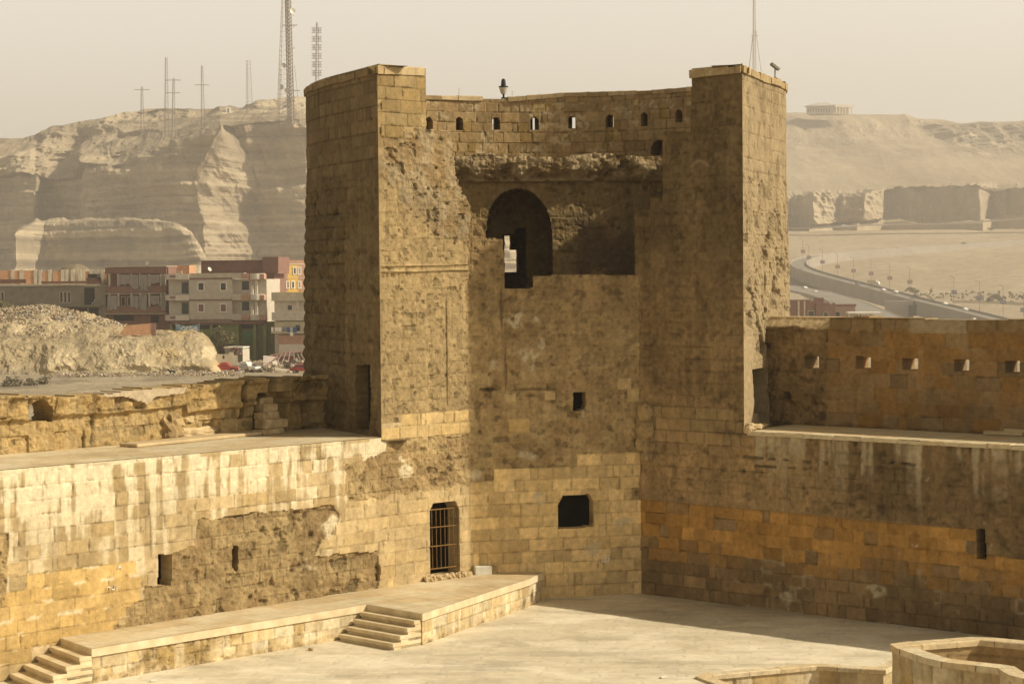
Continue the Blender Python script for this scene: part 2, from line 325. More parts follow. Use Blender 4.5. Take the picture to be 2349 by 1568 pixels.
keep_L = lambda s, z: ~(inside(s, z, WL1) | inside(s, z, WL2) | inside(s, z, WG))
# ---- facade of the tower, between the two walls
ZF = {k: FA.poly(v) for k, v in dict(
    low=[(1060, 1106), (1140, 1100), (1150, 1078), (1255, 1072), (1335, 1066), (1338, 1042), (1480, 1036), (1480, 1400), (1060, 1400)],
    white=[(1168, 722), (1200, 712), (1245, 725), (1248, 780), (1230, 840), (1190, 885), (1172, 830)],
    b1=[(1157, 904), (1185, 902), (1185, 922), (1158, 922)], b2=[(1248, 898), (1275, 898), (1275, 918), (1248, 918)], b3=[(1166, 961), (1214, 961), (1214, 990), (1166, 990)],
    b4=[(1418, 867), (1448, 866), (1448, 893), (1418, 893)], b5=[(1440, 893), (1465, 893), (1465, 920), (1440, 920)]).items()}
WF1 = FA.poly([(1315, 898), (1345, 898), (1346, 925), (1340, 940), (1316, 943)]); WF2 = FA.poly([(1291, 1136), (1352, 1132), (1361, 1147), (1361, 1208), (1281, 1213), (1281, 1156)])
topF = FA.poly([(1060, 540), (1085, 500), (1098, 503), (1115, 545), (1155, 548), (1158, 662), (1222, 660), (1222, 633), (1300, 630), (1385, 628), (1395, 632), (1461, 630), (1490, 630), (1490, 1500), (1060, 1500)])
def style_F(S, Z):
    k = Skin(S, Z, 11); one = np.ones(S.shape)
    k.rough(one, GREY * 1.12, TAN * 1.0, .03, .045, 3.4, .45)
    k.rough(ss(7.8, 10., Z), GREY * 1.1, GREY * .9, .035, .03, 4., .4)
    k.blocks(k.bzone(ZF['low']), TAN * 1.62, TAN * .9 + OCH * .6, .006, .013, .008, .004, .72, .24)
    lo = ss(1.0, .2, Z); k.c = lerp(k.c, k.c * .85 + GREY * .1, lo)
    for n in ('b1', 'b2', 'b3', 'b4', 'b5'): k.put(inside(S, Z, ZF[n]).astype(float), .012, (OCH if n == 'b3' else TAN * 1.25) * (.85 + .3 * k.fine)[..., None])
    g = k.zone(ZF['white'], .5); k.h += g * .02; k.lime(g * ss(.42, .58, k.mid) * ss(.35, .5, fb(S * 7, Z * 5, 3, 98)), CREAM * .8, .75)
    for (a, b, ra, rb) in ((1120, 830, .3, .25), (1208, 1040, .5, .3), (1230, 1145, .4, .2), (1365, 1260, .3, .3), (1330, 960, .18, .4), (1090, 1090, .3, .2), (1425, 1195, .35, .15)):
        c0 = FA.px(a, b); q = ss(1.1, .5, np.hypot((S - c0[0]) / ra, (Z - c0[1]) / rb) + k.edge * 1.6); k.lime(q * ss(.4, .55, k.mid), CREAM * .8, .7)
    for (a, b, ra, rb, dd) in ((1120, 893, .3, .06, .12), (1285, 769, .07, .05, -.15), (1150, 700, .05, .6, .05), (1160, 850, .04, .7, .05), (1225, 893, .9, .03, .05), (1330, 945, .3, .04, -.10)):
        c0 = FA.px(a, b); q = ss(1.2, .7, np.hypot((S - c0[0]) / ra, (Z - c0[1]) / rb) + k.edge * .8); k.h -= q * dd; k.c *= (1 - .35 * q * (dd > 0))[..., None]
    return k.h, k.c
keep_F = lambda s, z: inside(s, z, topF) & ~(inside(s, z, WF1) | inside(s, z, WF2))
# ---- right wall plane
ZR = {k: RW.poly(v) for k, v in dict(
    orange=[(1440, 1140), (1600, 1152), (1760, 1172), (1925, 1188), (1925, 1182), (2075, 1190), (2085, 1200), (2220, 1216), (2225, 1260), (2260, 1285), (2600, 1330), (2600, 1440), (2349, 1395), (2100, 1330), (1900, 1320), (1700, 1300), (1440, 1290)],
    clean=[(1490, 930), (1560, 928), (1640, 925), (1705, 945), (1705, 1010), (1560, 1030), (1500, 1020)],
    patchw=[(1925, 1350), (1945, 1320), (1960, 1350), (1975, 1330), (1985, 1350), (2010, 1345), (2005, 1370), (1940, 1362)]).items()}
WR1 = RW.poly([(2240, 1213), (2260, 1211), (2262, 1282), (2238, 1281)])
ledge = lambda S: inter([RW.px(1470, 1144)[0], RW.px(1925, 1187)[0], RW.px(2300, 1222)[0]], [RW.px(1470, 1144)[1], RW.px(1925, 1187)[1], RW.px(2300, 1222)[1]], S)
def style_R(S, Z):
    k = Skin(S, Z, 23); one = np.ones(S.shape)
    k.rough(one, GREY * .90, BRN * 1.12, .012, .018, 3., .9)
    k.c *= (1 - .30 * ss(4.5, 11, S))[..., None]
    up = (Z > 6.6).astype(float); k.rough(up * (.25 + .62 * ss(8., 12.5, Z)), GREY * .60, TAN * .46, .018, .025, 3.5, .7)
    k.blocks(k.bzone(ZR['clean']), TAN * .82, BRN * 1.25, .01)
    k.blocks(k.bzone(ZR['orange']) * (Z < ledge(S)), RUST * .74, RUST * .96 + TAN * .05, .005, .010, .008, .004, .92, .12)
    bot = (ss(1.9, 1.2, k.bz + (k.r1 - .5) * .9)) * (1 - 0 * S); k.blocks(bot * (Z < ledge(S)), BRN * .78, BRN * .56, .012, .014, .012, .008, .8, .18)
    k.blocks(bot * (k.r1 > .78) * (Z < 1.9), RUST * .6, BRN * .9, .01)
    k.c = k.c * (1 + .34 * (fb(S * .35, Z * .5, 4, 401) - .5) * 2)[..., None] * (1 + .22 * (fb(S * 1.6, Z * .25, 4, 402) - .5) * 2)[..., None]
    g0 = (k.r2 > .93) * k.bzone(ZR['orange']); k.blocks(g0, BRN * .95, RUST * .6, .004)
    le = np.exp(-((Z - ledge(S) - .03) / .05) ** 2) * (S < RW.px(2085, 1200)[0]); k.h += le * .05; k.c = lerp(k.c, GREY * 1.1, le * .6)
    k.h -= (Z < ledge(S)) * .015
    # lime streaks under the walkway edge and salt rims round the low stones
    dep = 5.5 - Z; c8 = ss(.50, .68, fb(S * 3.2, Z * .22, 3, 301)); q = c8 * ss(1.6, .1, dep + k.edge * 2) * (dep > 0) * (S > sE + .3); k.lime(q, CREAM * .75, .75)
    for a, wd, ln in ((1800, .16, 2.3), (1812, .08, 1.4), (1924, .22, 2.2), (2063, .3, .8), (2107, .14, 2.6), (2200, .1, .7)):
        s_ = RW.px(a, 1020)[0]; q = ss(wd, wd * .3, np.abs(S - s_ + k.edge * .2)) * ss(ln, ln * .4, dep) * (dep > 0); k.lime(q * (.4 + .6 * k.st), CREAM * .8, .6)
    rim = ss(.07, .02, k.d) * ss(.52, .62, fb(S * 1.1, Z * 1.1, 3, 333)) * ss(2.4, 1.2, Z) * (S > 3.5); k.lime(rim * ss(.5, .62, k.mid), CREAM * .72, .45)
    for (a, b, ra, rb) in ((2128, 1095, .14, .22), (2162, 1097, .2, .18), (2270, 1200, .4, .2), (2215, 1245, .08, .3), (2272, 1262, .1, .3), (2100, 1250, .4, .05), (1800, 1345, .16, .6), (1935, 1350, .3, .2), (2000, 1352, .3, .2), (2085, 1315, .4, .2), (1820, 1275, .35, .15), (2062, 1270, .15, .15), (2175, 1085, .1, .1), (1955, 1300, .3, .12)):
        c0 = RW.px(a, b); q = ss(1.2, .3, np.hypot((S - c0[0]) / ra, (Z - c0[1]) / rb) + k.edge * 2.6); k.lime(q * ss(.42, .54, k.mid) * ss(.4, .55, fb(S * 6, Z * 6, 3, 99)), CREAM * .8, .8)
    for (a0, b0, a1, b1) in ((1690, 1046, 1900, 1062), (1730, 1068, 1860, 1074), (2040, 1060, 2110, 1068)):
        p, q_ = RW.px(a0, b0), RW.px(a1, b1); t = np.clip((S - p[0]) / (q_[0] - p[0]), 0, 1); zz = p[1] + t * (q_[1] - p[1]); g = np.exp(-((Z - zz + k.edge * .06) / .035) ** 2) * (S > p[0]) * (S < q_[0]) * ss(.4, .5, k.mid); k.h -= g * .09; k.c *= (1 - .55 * g)[..., None]
    k.h *= 1 - (1 - ss(0, .12, np.abs(S - sE))) * (Z > 5.5)
    # broken buttress stub near the corner
    c0 = RW.px(1480, 990); q = ss(1.1, .75, np.hypot((S - c0[0]) / .3, (Z - c0[1]) / .85) + k.edge * .6); k.h += q * .2; k.c = lerp(k.c, GREY * 1.15, q * .7)
    c0 = RW.px(1605, 380); q = np.exp(-((np.hypot((S - c0[0]) / .32, (Z - c0[1] + .1) / .25) - 1) / .2) ** 2) * (Z > c0[1] - .05); k.h += q * .03; k.lime(q, PALE, .35)
    return k.h, k.c
topR = RW.poly([(1440, 480), (1491, 480), (1491, 455), (1520, 455), (1520, 300), (1584, 302), (1584, 230), (1588, 165), (1680, 152), (1760, 130), (1760, 1500), (1440, 1500)])
keep_R = lambda s, z: inside(s, z, topR)
# ---------------------------------------------------------------- left curtain wall
curt = empty('curtain_wall', (L1[0], L1[1], 0), label='pale limestone fortress wall on the left with lime streaks, two small windows and a ruined parapet', cat='wall')
relief('wall_face', curt, LW, -9, sA, -.05, 5.49, .04, style_L, keep_L, T=.55, noend=True)
tower = empty('fortress_tower', (1.3, 68, 0), label='tall open-backed stone tower of brown limestone with an arched upper chamber and curved parapet', cat='tower')
relief('wall_face', tower, LW, sA, 14.33, -.05, 9.9, .036, style_L, keep_L, T=.55, noend=True)
topL = LW.poly([(700, 700), (700, 140), (866, 154), (977, 158), (978, 296), (1028, 300), (1036, 318), (1040, 360), (1046, 402), (1062, 440), (1085, 480), (1100, 500), (1110, 540), (1130, 560), (1130, 700)])
relief('wall_face', tower, LW, sA, 14.33, 9.9, 17.3, .036, style_L, lambda s, z: inside(s, z, topL), T=2.4, ext=(-.06, 1, 0))
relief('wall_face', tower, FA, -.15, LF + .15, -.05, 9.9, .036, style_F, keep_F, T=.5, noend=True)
relief('wall_face', tower, FA, -.15, LF + .15, 9.9, 12.6, .036, style_F, keep_F, T=1.2, ext=(-.01, 1, 0))
relief('wall_face', tower, RW, -.15, sE, -.05, 5.5, .036, style_R, keep_R, T=1.3, noend=True)
relief('wall_face', tower, RW, -.15, sE, 5.5, 17.4, .036, style_R, keep_R, T=2.4, ext=(.12, 1, 0))
curtR = empty('curtain_wall', (pE[0], pE[1], 0), label='brown and rust coloured fortress wall on the right in shade with square embrasures', cat='wall')
relief('wall_face', curtR, RW, sE, 18, -.05, 5.47, .04, style_R, lambda s, z: ~inside(s, z, WR1), T=.5, noend=True)
# ---- outer faces of the tower
DLa = OUT.px(835, 900)[0]
dWL = [OUT.px(a, b) for a, b in ((822, 838), (851, 834), (853, 905), (851, 985), (826, 985))]
dWR = [OUT.px(a, b) for a, b in ((1722, 848), (1733, 845), (1752, 842), (1754, 975), (1738, 975), (1727, 940))]
def style_O(S, Z):
    k = Skin(S, Z, 37, .40, .4, 1.0); one = np.ones(S.shape); L = ss(LOUT * .5, LOUT * .5 - 1, S)
    k.rough(one, GREY * .56, TAN * .46, .035, .05, 3., 1.)
    hi = ss(13.4, 13.9, Z); k.blocks(hi, BRN * .72, TAN * .50, .008, .014, .010)
    fl = (S < OUT.px(797, 600)[0]) * (Z < 13.4); k.rough(fl * .8, GREY * .66, TAN * .54, .02, .03, 3.5, .5)
    # proud weathered courses beyond the smooth strip and down the right flank
    band = ss(.30, .8, fb(S * .8, Z * .8, 2, 55)); rd = (1 - np.abs(((Z / .40) % 1) - .5) * 2) ** .5
    k.h += (L * ss(2.0, 3.2, S) * ss(13.6, 12., Z) * (.05 + .05 * band) * rd)
    Rr = 1 - L; p = ss(.55, .72, fb(S * 2.4, Z * 2., 3, 66)); k.h -= Rr * p * .14 * ss(13.5, 11, Z); k.c = lerp(k.c, PALE * .62 * (1 - .3 * p)[..., None] * (.8 + .4 * k.mid)[..., None], Rr * .8)
    sm = Rr * ss(9.2, 8.0, Z) * ss(LOUT - 1.6, LOUT - 1.0, S); k.put(sm, (k.mid - .5) * .03, PALE * .70 * (.85 + .3 * k.fine)[..., None])
    a = OUT.px(732, 225); k.h *= ss(0, .12, S) * ss(0, .12, LOUT - S); g = ((np.abs(S - a[0]) < .04) & (Z < a[1] + .6) & (Z > OUT.px(732, 280)[1])); k.h -= g * .1; k.c *= (1 - .5 * g)[..., None]
    return k.h, k.c
vis1 = 9.2; vis2 = LOUT - 8.2
slits = []
for u_, v_ in ((984, 284), (1054, 284), (1138, 284), (1226, 283), (1312, 281), (1399, 278), (1478, 274), (1557, 267)):
    slits.append(IN.px(u_, v_))
def keep_O(s, z):
    k = np.ones(s.shape, bool)
    for P in (dWL, dWR): k &= ~inside(s, z, P)
    for q in OSL: k &= ~((np.abs(s - q[0]) < .065) & (np.abs(z - q[1]) < .235))
    k &= (z > 5.4) | ((s > 2.5) & (s < LOUT - 2.5)); k &= z < 16.62 + .14 * np.sin(s * 5) * 0 + inter([0, 1, 6, vis1, 11, LOUT - 10, vis2, LOUT - 1, LOUT], [.2, .2, .16, .1, .45, .5, .1, .1, .25], s)
    k &= ~((np.abs(s - KH[0]) < .26) & (z > KH[1] - .42) & (z < KH[1] + .42)); k &= ~((np.abs(s - KH[0] + .12) < .11) & (z > KH[1]) & (z < KH[1] + .95))
    return k
def hit(p, d, cv):      # where a plan ray from p along d meets a curve
    for i in range(len(cv.p) - 1):
        a, b = cv.p[i], cv.p[i + 1]; A = np.array([[d[0], a[0] - b[0]], [d[1], a[1] - b[1]]])
        if abs(np.linalg.det(A)) < 1e-9: continue
        t, u = np.linalg.solve(A, a - p)
        if t > 0 and 0 <= u <= 1: return cv.L[i] + u * (cv.L[i + 1] - cv.L[i])
OSL = []
for q in slits:
    x, y = IN.pos(q[0]); p = np.array([float(x), float(y)]); OSL.append((hit(RC, p - RC, OUT), q[1]))
P = uy(1170, 598, 78.5); KH = (hit(np.array([0., 0.]), P[:2] / P[1], Curve(OUT.p[40:90], -1, OUT.L[40])), P[2])
relief('outer_wall', tower, OUT, 0, vis1, -6, 16.9, .042, style_O, keep_O, T=1.0, batter=.02, zb=14, noend=True)
relief('outer_wall', tower, OUT, vis1, vis2, 9.0, 17.2, .05, style_O, keep_O, T=.3, batter=.02, zb=14)
relief('outer_wall', tower, OUT, vis1, vis2, -6, 9.0, .25, style_O, None, T=.3, batter=.02, zb=14)
relief('outer_wall', tower, OUT, vis2, LOUT, -6, 16.9, .042, style_O, keep_O, T=1.0, batter=.02, zb=14, noend=True)
mb = MB(); c9 = LW.px(977, 160)[0]; P9 = L1 + dL * c9
mb.prism([tuple(pA + np.array([.05, .1]))] + [tuple(P9 + np.array([-.05, .1])), tuple(P9 + (-.2, 3.5))] + [tuple(np.array(OUT.pos(v)) + np.array(OUT.nrm(v)) * -.1) for v in np.linspace(8, .3, 14)], 16.3, 16.86)
c9 = RW.px(1584, 160)[0]; P9 = pC + dR * c9
mb.build('pier_top', mat('worn_stone', tuple(PALE * .8), .95, .2, 2.), tower, True); mb = MB(); mb.prism([tuple(P9 + (.05, .1)), tuple(pE + (-.05, .1))] + [tuple(np.array(OUT.pos(v)) + np.array(OUT.nrm(v)) * -.1) for v in np.linspace(LOUT - .3, LOUT - 7.5, 14)] + [tuple(P9 + (.6, 3.5))], 16.3, 16.88)
mb.build('pier_top', mat('worn_stone', tuple(PALE * .8), .95, .2, 2.), tower, True)
# ---- curved parapet with its loopholes
ztop = lambda s: inter([0, IN.px(985, 222)[0], IN.px(1170, 226)[0], IN.px(1300, 216)[0], IN.px(1585, 204)[0], 99], [IN.px(985, 222)[1]] * 2 + [IN.px(1170, 227)[1], IN.px(1300, 216)[1], IN.px(1585, 204)[1], IN.px(1585, 204)[1]], s)
def loop(s, z, q): return (np.abs(s - q[0]) < .155) & (z > q[1] - .235) & (z < q[1] + .10) | (np.hypot((s - q[0]) / .155, (z - q[1] - .10) / .155) < 1)
HD = IN.poly([(1492, 356), (1493, 338), (1500, 324), (1512, 320), (1525, 322), (1530, 356)])
def keep_I(s, z):
    k = z < ztop(s)
    for q in slits: k &= ~loop(s, z, q)
    return k & ~inside(s, z, HD)
def style_I(S, Z):
    k = Skin(S, Z, 41, .385, .3, .7); one = np.ones(S.shape)
    k.blocks(one, BRN * 1.05, TAN * .74, .014, .013, .012, .008, .75, .16); k.blocks((k.r1 > .88) * one, OCH * .58, ORG * .6, .01)
    k.lime(ss(.56, .68, fb(S * 1.4, Z * 1.8, 4, 88)) * ss(.4, .6, k.fine), CREAM * .8, .45)
    return k.h, k.c
i0 = IN.px(960, 283)[0] - 1.2; i1 = IN.px(1590, 267)[0] + 1.2
relief('parapet', tower, IN, i0, i1, 14.2, 17.6, .036, style_I, keep_I, T=.66)
def coping(name, parent, cv, s0, s1, zf, th, wd, over, col1, col2, seed, wmin=.45, wmax=1.1, gaps=(), wv=1., m=None):
    """a course of separate, slightly uneven slabs as one part"""
    rg = random.Random(seed); V = []; Q = []; C = []; s = s0
    while s < s1 - .1:
        e = min(s1, s + rg.uniform(wmin, wmax)); mid = (s + e) / 2
        if not any(a < mid < b for a, b in gaps):
            n = max(1, int((e - s) / .18)); t = th * rg.uniform(1 - .14 * wv, 1 + .12 * wv); o = over + rg.uniform(-.02, .03) * wv; c = (col1 + (col2 - col1) * rg.random()); zj = rg.uniform(-.01, .01) * wv
            b0 = len(V)
            for i in range(n + 1):
                q = s + .008 + (e - s - .016) * i / n; x, y = cv.pos(q); nx, ny = cv.nrm(q); z = float(zf(q) if callable(zf) else zf) + zj
                j = [rg.uniform(-.012, .012) for _ in range(4)]
                for (d, zz, jj) in ((o, z, j[0] * wv), (o + .003, z + t * .86, j[1] * wv), (o - .02, z + t, j[2] * wv), (-wd + o, z + t, j[3] * wv), (-wd + o, z, 0)):
                    V.append((x + nx * (d + jj), y + ny * (d + jj), zz + jj * .6)); C.append(c * rg.uniform(.88, 1.08))
            for i in range(n):
                for r in range(5):
                    a = b0 + i * 5 + r; b = b0 + i * 5 + (r + 1) % 5; Q.append((a, a + 5, b + 5, b))
            Q.append((b0, b0 + 1, b0 + 2, b0 + 3)); Q.append((b0, b0 + 3, b0 + 4, b0 + 4)); k_ = b0 + n * 5; Q.append((k_, k_ + 3, k_ + 2, k_ + 1))
        s = e
    V = np.array(V, float); Q = [q for q in Q if len(set(q)) == 4]
    return link(name, npmesh(name, V, np.array(Q), np.array(C)), m or STONE, parent)
gp = [(IN.px(1033, 225)[0], IN.px(1057, 225)[0]), (IN.px(1098, 225)[0], IN.px(1146, 225)[0])]
coping('coping', tower, IN, i0, i1, lambda s: ztop(s) - .1, .17, .74, .06, GREY * .9, PALE * 1.05, 5, gaps=gp)
coping('coping', tower, LW, sA - .03, LW.px(977, 160)[0], lambda s: float(np.interp(s, [sA, LW.px(977, 160)[0]], [LW.px(866, 160)[1] - .12, LW.px(977, 164)[1] - .12])), .24, .5, .05, TAN, PALE, 6)
coping('coping', tower, OUT, 0, vis1, 16.55, .22, .3, .05, GREY * .8, TAN * .8, 7)
coping('coping', tower, RW, RW.px(1584, 160)[0], sE, lambda s: float(np.interp(s, [RW.px(1584, 170)[0], sE], [RW.px(1586, 172)[1] - .1, RW.px(1704, 160)[1] - .1])), .24, .5, .10, PALE * .9, TAN * .9, 8)
coping('coping', tower, OUT, vis2, LOUT + .05, 16.6, .24, .3, .06, TAN * .8, PALE * .9, 9)
# ---- ledge of the wall walk, the walk itself, arch wall and chamber
AW = Curve([(-6.2, 71.2), (8.6, 72.0)], 1)
def zled(s): return inter([0, 2, 15], [AW.px(1045, 360)[1]] * 2 + [AW.px(1520, 352)[1]], s)
LE = Curve([(-5.2, 70.85), (8.2, 71.6)], 1)
def style_E(S, Z):
    k = Skin(S, Z, 53, .5, .7, 1.6, 14.0); k.rough(np.ones(S.shape), GREY * .8, PALE * .95, .07, .09, 2.6, .6)
    lower = ss(14.15, 13.75, Z + k.edge * .5); k.h -= lower * .22; k.c = lerp(k.c, BRN * .8, lower * .6); return k.h, k.c
relief('ledge', tower, LE, LE.px(1040, 370)[0], LE.px(1524, 370)[0] + .2, 13.65, 14.62, .036, style_E, lambda s, z: z < 14.52 + .06 * np.sin(s * 1.7) + .05 * (fb(s * 2, s * 0, 2, 9) - .5) * 2, T=.5)
ARC = AW.poly([(1115, 700), (1114, 545), (1115, 515), (1121, 485), (1134, 460), (1152, 442), (1172, 434), (1190, 431), (1212, 436), (1233, 450), (1252, 475), (1262, 500), (1268, 540), (1270, 700)])
def style_A(S, Z):
    k = Skin(S, Z, 61, .4, .4, .9); k.rough(np.ones(S.shape), BRN * .95, TAN * .72, .03, .03, 3., .5)
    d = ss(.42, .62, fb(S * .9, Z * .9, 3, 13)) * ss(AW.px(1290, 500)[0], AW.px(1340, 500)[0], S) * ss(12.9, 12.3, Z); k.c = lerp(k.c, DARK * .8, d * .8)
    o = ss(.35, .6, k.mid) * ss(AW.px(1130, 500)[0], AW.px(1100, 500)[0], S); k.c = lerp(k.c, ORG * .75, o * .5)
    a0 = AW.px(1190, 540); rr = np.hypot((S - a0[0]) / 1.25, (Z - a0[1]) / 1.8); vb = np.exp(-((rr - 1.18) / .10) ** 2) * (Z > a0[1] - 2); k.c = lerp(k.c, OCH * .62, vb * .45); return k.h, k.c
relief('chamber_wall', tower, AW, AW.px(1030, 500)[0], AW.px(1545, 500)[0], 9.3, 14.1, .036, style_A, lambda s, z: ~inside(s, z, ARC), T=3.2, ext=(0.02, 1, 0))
BWp = Curve([(-4.5, 75.0), (5, 75.2)], 1)
NI = BWp.poly([(1148, 700), (1148, 560), (1152, 552), (1152, 536), (1180, 535), (1183, 520), (1205, 520), (1208, 545), (1208, 700)])
relief('chamber_wall', tower, BWp, 0, 9.5, 9.3, 14.6, .06, style_A, lambda s, z: ~inside(s, z, NI), T=.5)
mb = MB(); sl = [tuple(p) for p in arc[6:-6]] + [(8.0, 72.1), (-5.0, 71.4)]
mb.prism(sl, 14.1, 14.42); mb.build('walk_slab', mat('worn_stone', tuple(PALE * .8), .95, .2, 2.), tower, True)
mb = MB(); mb.prism([tuple(pB - nL * 0 + np.array([-1.5, 1.0])), tuple(pC + np.array([1.6, 1.0])), (8.2, 68), (8.6, 72.5), (5, 77.5), (-3, 77.5), (-5.6, 72), (-5, 67)], 9.4, 9.78); mb.build('chamber_floor', MATS['worn_stone'], tower, True)
# dark door recess linings and the door leaf in the left flank
# linings closing the rooms behind the openings, deep shade painted in as near-black stone
INT = mat('shade_dark_stone', (.05, .037, .024), 1., .2, 2.)
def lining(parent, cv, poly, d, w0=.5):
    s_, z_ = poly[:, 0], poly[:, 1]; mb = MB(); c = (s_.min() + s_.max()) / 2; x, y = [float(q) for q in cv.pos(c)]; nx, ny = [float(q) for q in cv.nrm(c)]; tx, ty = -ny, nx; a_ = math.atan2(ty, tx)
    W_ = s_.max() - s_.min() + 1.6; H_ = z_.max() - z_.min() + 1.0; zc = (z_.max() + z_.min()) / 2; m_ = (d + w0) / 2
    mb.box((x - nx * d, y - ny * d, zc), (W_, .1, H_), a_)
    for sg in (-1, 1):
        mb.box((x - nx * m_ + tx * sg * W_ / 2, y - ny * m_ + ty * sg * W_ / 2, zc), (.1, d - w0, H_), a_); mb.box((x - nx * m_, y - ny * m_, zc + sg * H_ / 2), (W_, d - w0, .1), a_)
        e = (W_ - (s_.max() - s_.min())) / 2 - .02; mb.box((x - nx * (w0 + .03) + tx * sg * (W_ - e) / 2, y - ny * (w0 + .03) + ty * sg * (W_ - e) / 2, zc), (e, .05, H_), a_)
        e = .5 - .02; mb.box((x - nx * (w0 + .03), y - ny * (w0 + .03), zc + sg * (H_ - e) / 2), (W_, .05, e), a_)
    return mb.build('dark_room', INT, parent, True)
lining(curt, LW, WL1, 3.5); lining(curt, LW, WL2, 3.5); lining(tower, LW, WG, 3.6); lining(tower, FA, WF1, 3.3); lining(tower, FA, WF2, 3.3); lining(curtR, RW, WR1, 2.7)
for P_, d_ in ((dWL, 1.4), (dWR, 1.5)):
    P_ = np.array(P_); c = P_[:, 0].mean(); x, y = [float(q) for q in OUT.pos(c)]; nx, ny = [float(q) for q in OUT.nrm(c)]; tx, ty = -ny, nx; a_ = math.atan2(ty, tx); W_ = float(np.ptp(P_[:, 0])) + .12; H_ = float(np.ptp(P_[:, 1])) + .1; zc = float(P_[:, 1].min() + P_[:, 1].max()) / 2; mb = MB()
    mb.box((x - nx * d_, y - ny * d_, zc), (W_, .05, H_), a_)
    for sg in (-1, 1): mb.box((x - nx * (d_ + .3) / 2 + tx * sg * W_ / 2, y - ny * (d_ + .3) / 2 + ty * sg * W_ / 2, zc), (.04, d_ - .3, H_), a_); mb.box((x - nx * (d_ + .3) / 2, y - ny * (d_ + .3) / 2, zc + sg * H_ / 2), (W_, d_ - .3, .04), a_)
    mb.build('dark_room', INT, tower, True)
# ---------------------------------------------------------------- iron gate
gate = empty('iron_gate', (*(L1 + dL * WG[:, 0].mean()), .9), label='rusty iron barred gate closing the doorway at the foot of the tower', cat='gate')
IRON = mat('rusty_iron', (.20, .115, .035), .75, .35, 8., .3)
def gpt(a, b, off=.10):
    s_, z_ = LW.px(a, b); x, y = LW.pos(s_); return (float(x) - nL[0] * off, float(y) - nL[1] * off, z_)
mb = MB()
for a, b in (((985, 1170), (988, 1306)), ((1054, 1164), (1056, 1298)), ((985, 1170), (1054, 1164)), ((988, 1306), (1056, 1298))): mb.bar(gpt(*a), gpt(*b), .022)
mb.build('gate_frame', IRON, gate, True)
for t in (.3, .62): MB().bar(gpt(985 + t * 2, 1170 + 136 * t), gpt(1054 + 2 * t, 1164 + 134 * t), .02).build('cross_rail', IRON, gate, True)
for i in range(1, 7):
    t = i / 7; MB().bar(gpt(985 + 69 * t, 1170 - 6 * t), gpt(988 + 68 * t, 1306 - 8 * t), .013).build('bar', IRON, gate, True)
# ---------------------------------------------------------------- walkways
PAVE = mat_attr('paving', 4., .10, .3, 14., .9, .01)
def paving(name, parent, corners, z, res, seed, tile=(.62, .5), c1=PALE * .95, c2=CREAM * .86, ang=0., zf=None, kind=None, cut=None, dz=.01, jd_=.16):
    """one paved sheet, joints and slab tones from the mesh itself"""
    P = np.array(corners, float); e1 = P[1] - P[0]; e2 = P[3] - P[0]; n1 = int(np.hypot(*e1) / res); n2 = int(np.hypot(*e2) / res)
    a, b = np.meshgrid(np.linspace(0, 1, n1 + 1), np.linspace(0, 1, n2 + 1)); X = P[0][0] * (1 - a) * (1 - b) + P[1][0] * a * (1 - b) + P[2][0] * a * b + P[3][0] * (1 - a) * b; Y = P[0][1] * (1 - a) * (1 - b) + P[1][1] * a * (1 - b) + P[2][1] * a * b + P[3][1] * (1 - a) * b
    ca, sa = math.cos(ang), math.sin(ang); U = X * ca + Y * sa; W = -X * sa + Y * ca
    d, r1, r2, r3, *_ = masonry(U, W, tile[1], tile[0] * .7, tile[0] * 1.5, seed, 0, .004)
    st = fb(U * .7, W * 1.1, 5, seed + 3); bl = fb(X * .4, Y * .4, 4, seed + 4)
    c = lerp(c1 * np.ones(3), c2 * np.ones(3), ss(.3, .7, st)) * (.95 + .10 * r1)[..., None] * (.88 + .24 * bl)[..., None] * (1 - jd_ * ss(.05, .015, d) * ss(.3, .55, fb(X * .3, Y * .3, 3, seed + 11)))[..., None] * (1 - .12 * ss(.66, .74, fb(X * 1.2, Y * 1.2, 4, seed + 8)))[..., None]
    if kind: c = c * (.80 + .20 * ss(.0, 1.0, np.abs((X - pC[0]) * nR[0] + (Y - pC[1]) * nR[1]) + (fb(X * 1.5, Y * 1.5, 3, 3) - .5) * .8))[..., None] * (1 - .14 * ss(.62, .70, fb(X * .25 + Y * .1, Y * 1.3, 4, 44)))[..., None]
    Z = (z if zf is None else zf(X, Y)) - .006 * ss(.03, .01, d) + (bl - .5) * dz
    idx = np.arange(X.size).reshape(X.shape); q = np.stack([idx[:-1, :-1], idx[:-1, 1:], idx[1:, 1:], idx[1:, :-1]], -1)
    if cut is not None: q = q[~cut((X[:-1, :-1] + X[1:, 1:]) / 2, (Y[:-1, :-1] + Y[1:, 1:]) / 2)]
    q = q.reshape(-1, 4); V = np.stack([X, Y, Z], -1).reshape(-1, 3); o = link(name, npmesh(name, V, q, c.reshape(-1, 3)), PAVE, parent)
    if kind: o['kind'] = kind
    return o
def LP(s, n): return tuple(L1 + dL * s + nL * n)
def RP(s, n): return tuple(pC + dR * s + nR * n)
paving('walkway', curt, [LP(-9, .0), LP(sA + .1, .0), LP(11.9, -4.6), LP(-9, -4.6)], 5.505, .07, 5, ang=math.radians(45), c1=PALE * 1.05, c2=CREAM * .88)
paving('walkway', curtR, [RP(sE - .2, .02), RP(18, .02), RP(18, -3.2), RP(sE - .2, -3.2)], 5.5, .07, 6, ang=math.radians(-42), c1=PALE * 1.15, c2=CREAM * .88)
coping('edge_slab', curtR, RW, sE + .15, 18, 5.38, .125, .45, .05, CREAM * .95, PALE * 1.2, 12, .7, 1.4)
# ---- ruined inner parapet along the left walkway
zt = lambda s: 0
